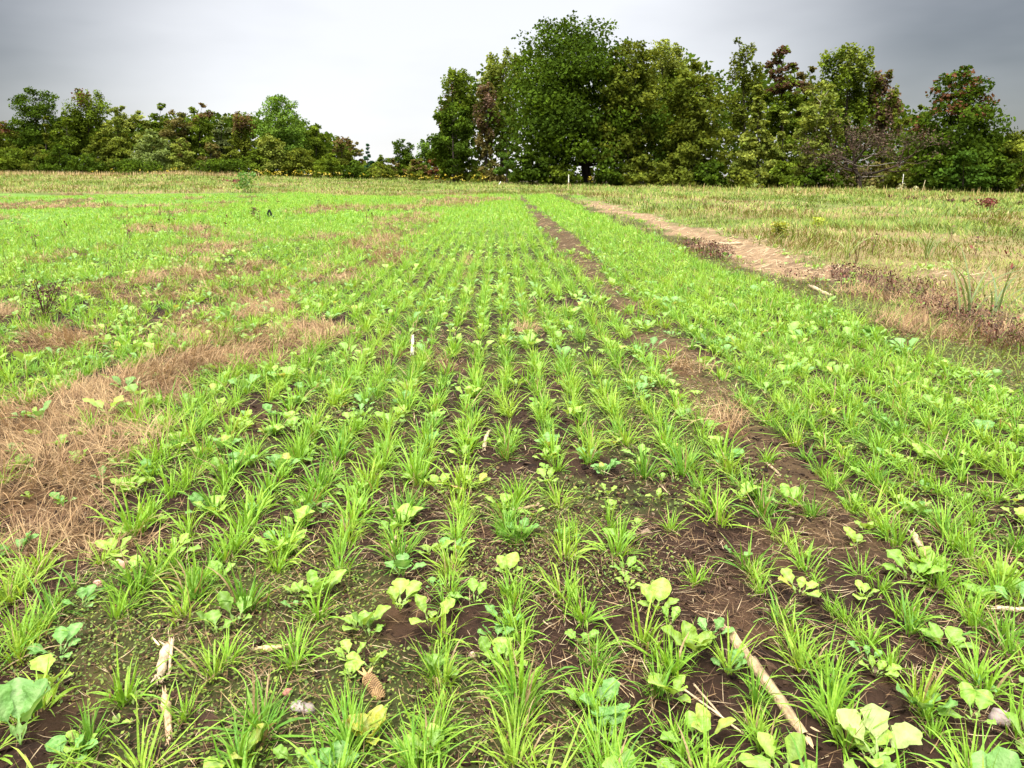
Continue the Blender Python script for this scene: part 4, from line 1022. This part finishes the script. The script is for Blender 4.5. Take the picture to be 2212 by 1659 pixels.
stalk(1970, 1160, 1988, 1192, .010, PALE2, 'pale stalk stub lying among dense oats on the right strip')
stalk(2150, 1322, 2212, 1318, .008, (.5, .38, .25), 'pale stalk lying level at the edge below the dense oats')
stalk(891, 765, 892, 735, .012, (.55, .50, .40), 'white upright stub standing between the middle rows', lift0=0, lift1=.025)
stalk(1545, 530, 1600, 528, .03, PALE2, 'pale stalk lying across the far straw path')
stalk(1750, 620, 1795, 642, .022, PALE2, 'pale stalk on the straw path edge beside the dark dead weeds')
stalk(1660, 1010, 1680, 1030, .006, PALE, 'thin pale stalk in the bare wheel track')
stalk(945, 1045, 1000, 1070, .003, (.5, .33, .12), 'thin orange straw arched between two tufts', 'straw', nodes=False, lift1=.03)
# corn cob
a, b = ground_at(793, 1470), ground_at(826, 1518); root = empty('corn_cob', (a[0], a[1], a[2] + .012)); tag(root, 'bare brown corn cob with knobbly rows lying on dark soil', 'corn cob')
v = b - a; L = np.linalg.norm(v); n = 26; t = np.linspace(0, 1, n); g = Geo()
prof = .0165 * np.sqrt(np.clip(1 - (2 * np.abs(t - .5)) ** 5, .05, 1)) * (1 - .2 * t)
tube_geo(g, t[:, None] * v, prof, None, (.12, .07, .03), 22)
co = g.v[0].reshape(n, 22, 3); cen = (t[:, None] * v)[:, None]
k = ((np.arange(n)[:, None] + np.arange(22)[None]) % 2)[..., None]
g.v[0] = (cen + (co - cen) * (1 + .20 * k)).reshape(-1, 3).astype(np.float32)
cc = np.where(k, np.array([.36, .23, .09]), np.array([.08, .04, .02])); g.c[0] = cc.reshape(-1, 3).astype(np.float32)
g.obj('kernel_core', M_STRAW, root, smooth=False)
g = Geo(); blade_geo(g, np.repeat(v[None] * 0, 5, 0), U(0, 6.28, 5), U(.02, .035, 5), U(.006, .01, 5), U(.8, 1.4, 5), U(-.3, .4, 5), pick(5, [[.45, .3, .12]], [1]), 3); g.obj('husk', M_DRY, root)
# stones
def stone(u, v, r, col, label, flat=.7):
    p = ground_at(u, v); g = Geo(); n, m = 9, 12
    th = np.linspace(.05, math.pi - .05, n); ph = np.arange(m) * 2 * math.pi / m
    T, Pp = np.meshgrid(th, ph, indexing='ij')
    d = np.stack([np.sin(T) * np.cos(Pp), np.sin(T) * np.sin(Pp), np.cos(T)], -1)
    ax = rng.normal(0, 1, (5, 3)); bump = 1 + .10 * np.sin(d @ ax.T * 2.2 + rng.uniform(0, 6, 5)).sum(-1)
    V = d * bump[..., None] * r * np.array([1, .85, flat])
    i, j = np.meshgrid(np.arange(n - 1), np.arange(m), indexing='ij'); j2 = (j + 1) % m
    F = np.stack([i * m + j, (i + 1) * m + j, (i + 1) * m + j2, i * m + j2], -1).reshape(-1, 4)
    F = np.concatenate([F, [[0, 1, 2, 3], [0, 3, 4, 5], [0, 5, 6, 7], [0, 7, 8, 9], [0, 9, 10, 11]]])
    g.add(V.reshape(-1, 3), F, np.array(col))
    mono('stone', g, M_STONE, p + np.array([0, 0, r * flat * .45]), label, 'stone', rng.uniform(0, 6))
stone(262, 1226, .018, (.42, .24, .16), 'round pinkish stone beside the dead grass patch', .9)
stone(214, 1264, .015, (.45, .24, .18), 'smaller pink stone half under a leafy plant below the round pinkish stone')
stone(646, 1530, .022, (.26, .22, .19), 'flat grey-brown stone on soil below the left oat tufts', .45)
stone(668, 1536, .015, (.20, .16, .14), 'small dark grey stone touching the flat grey-brown stone')
stone(622, 1500, .015, (.30, .13, .09), 'small reddish stone above the flat grey-brown stone')
stone(2160, 1560, .026, (.26, .20, .18), 'grey-pink stone beside the broad leaved plant in the lower right')
stone(1830, 1560, .014, (.34, .26, .22), 'small pale stone on soil right of the fallen log')
stone(1915, 1605, .016, (.24, .19, .16), 'brown stone behind the pale yellowish brassica')
stone(1020, 1418, .010, (.5, .36, .26), 'tiny pale tan stone on bare soil right of an oat tuft')
print('done')
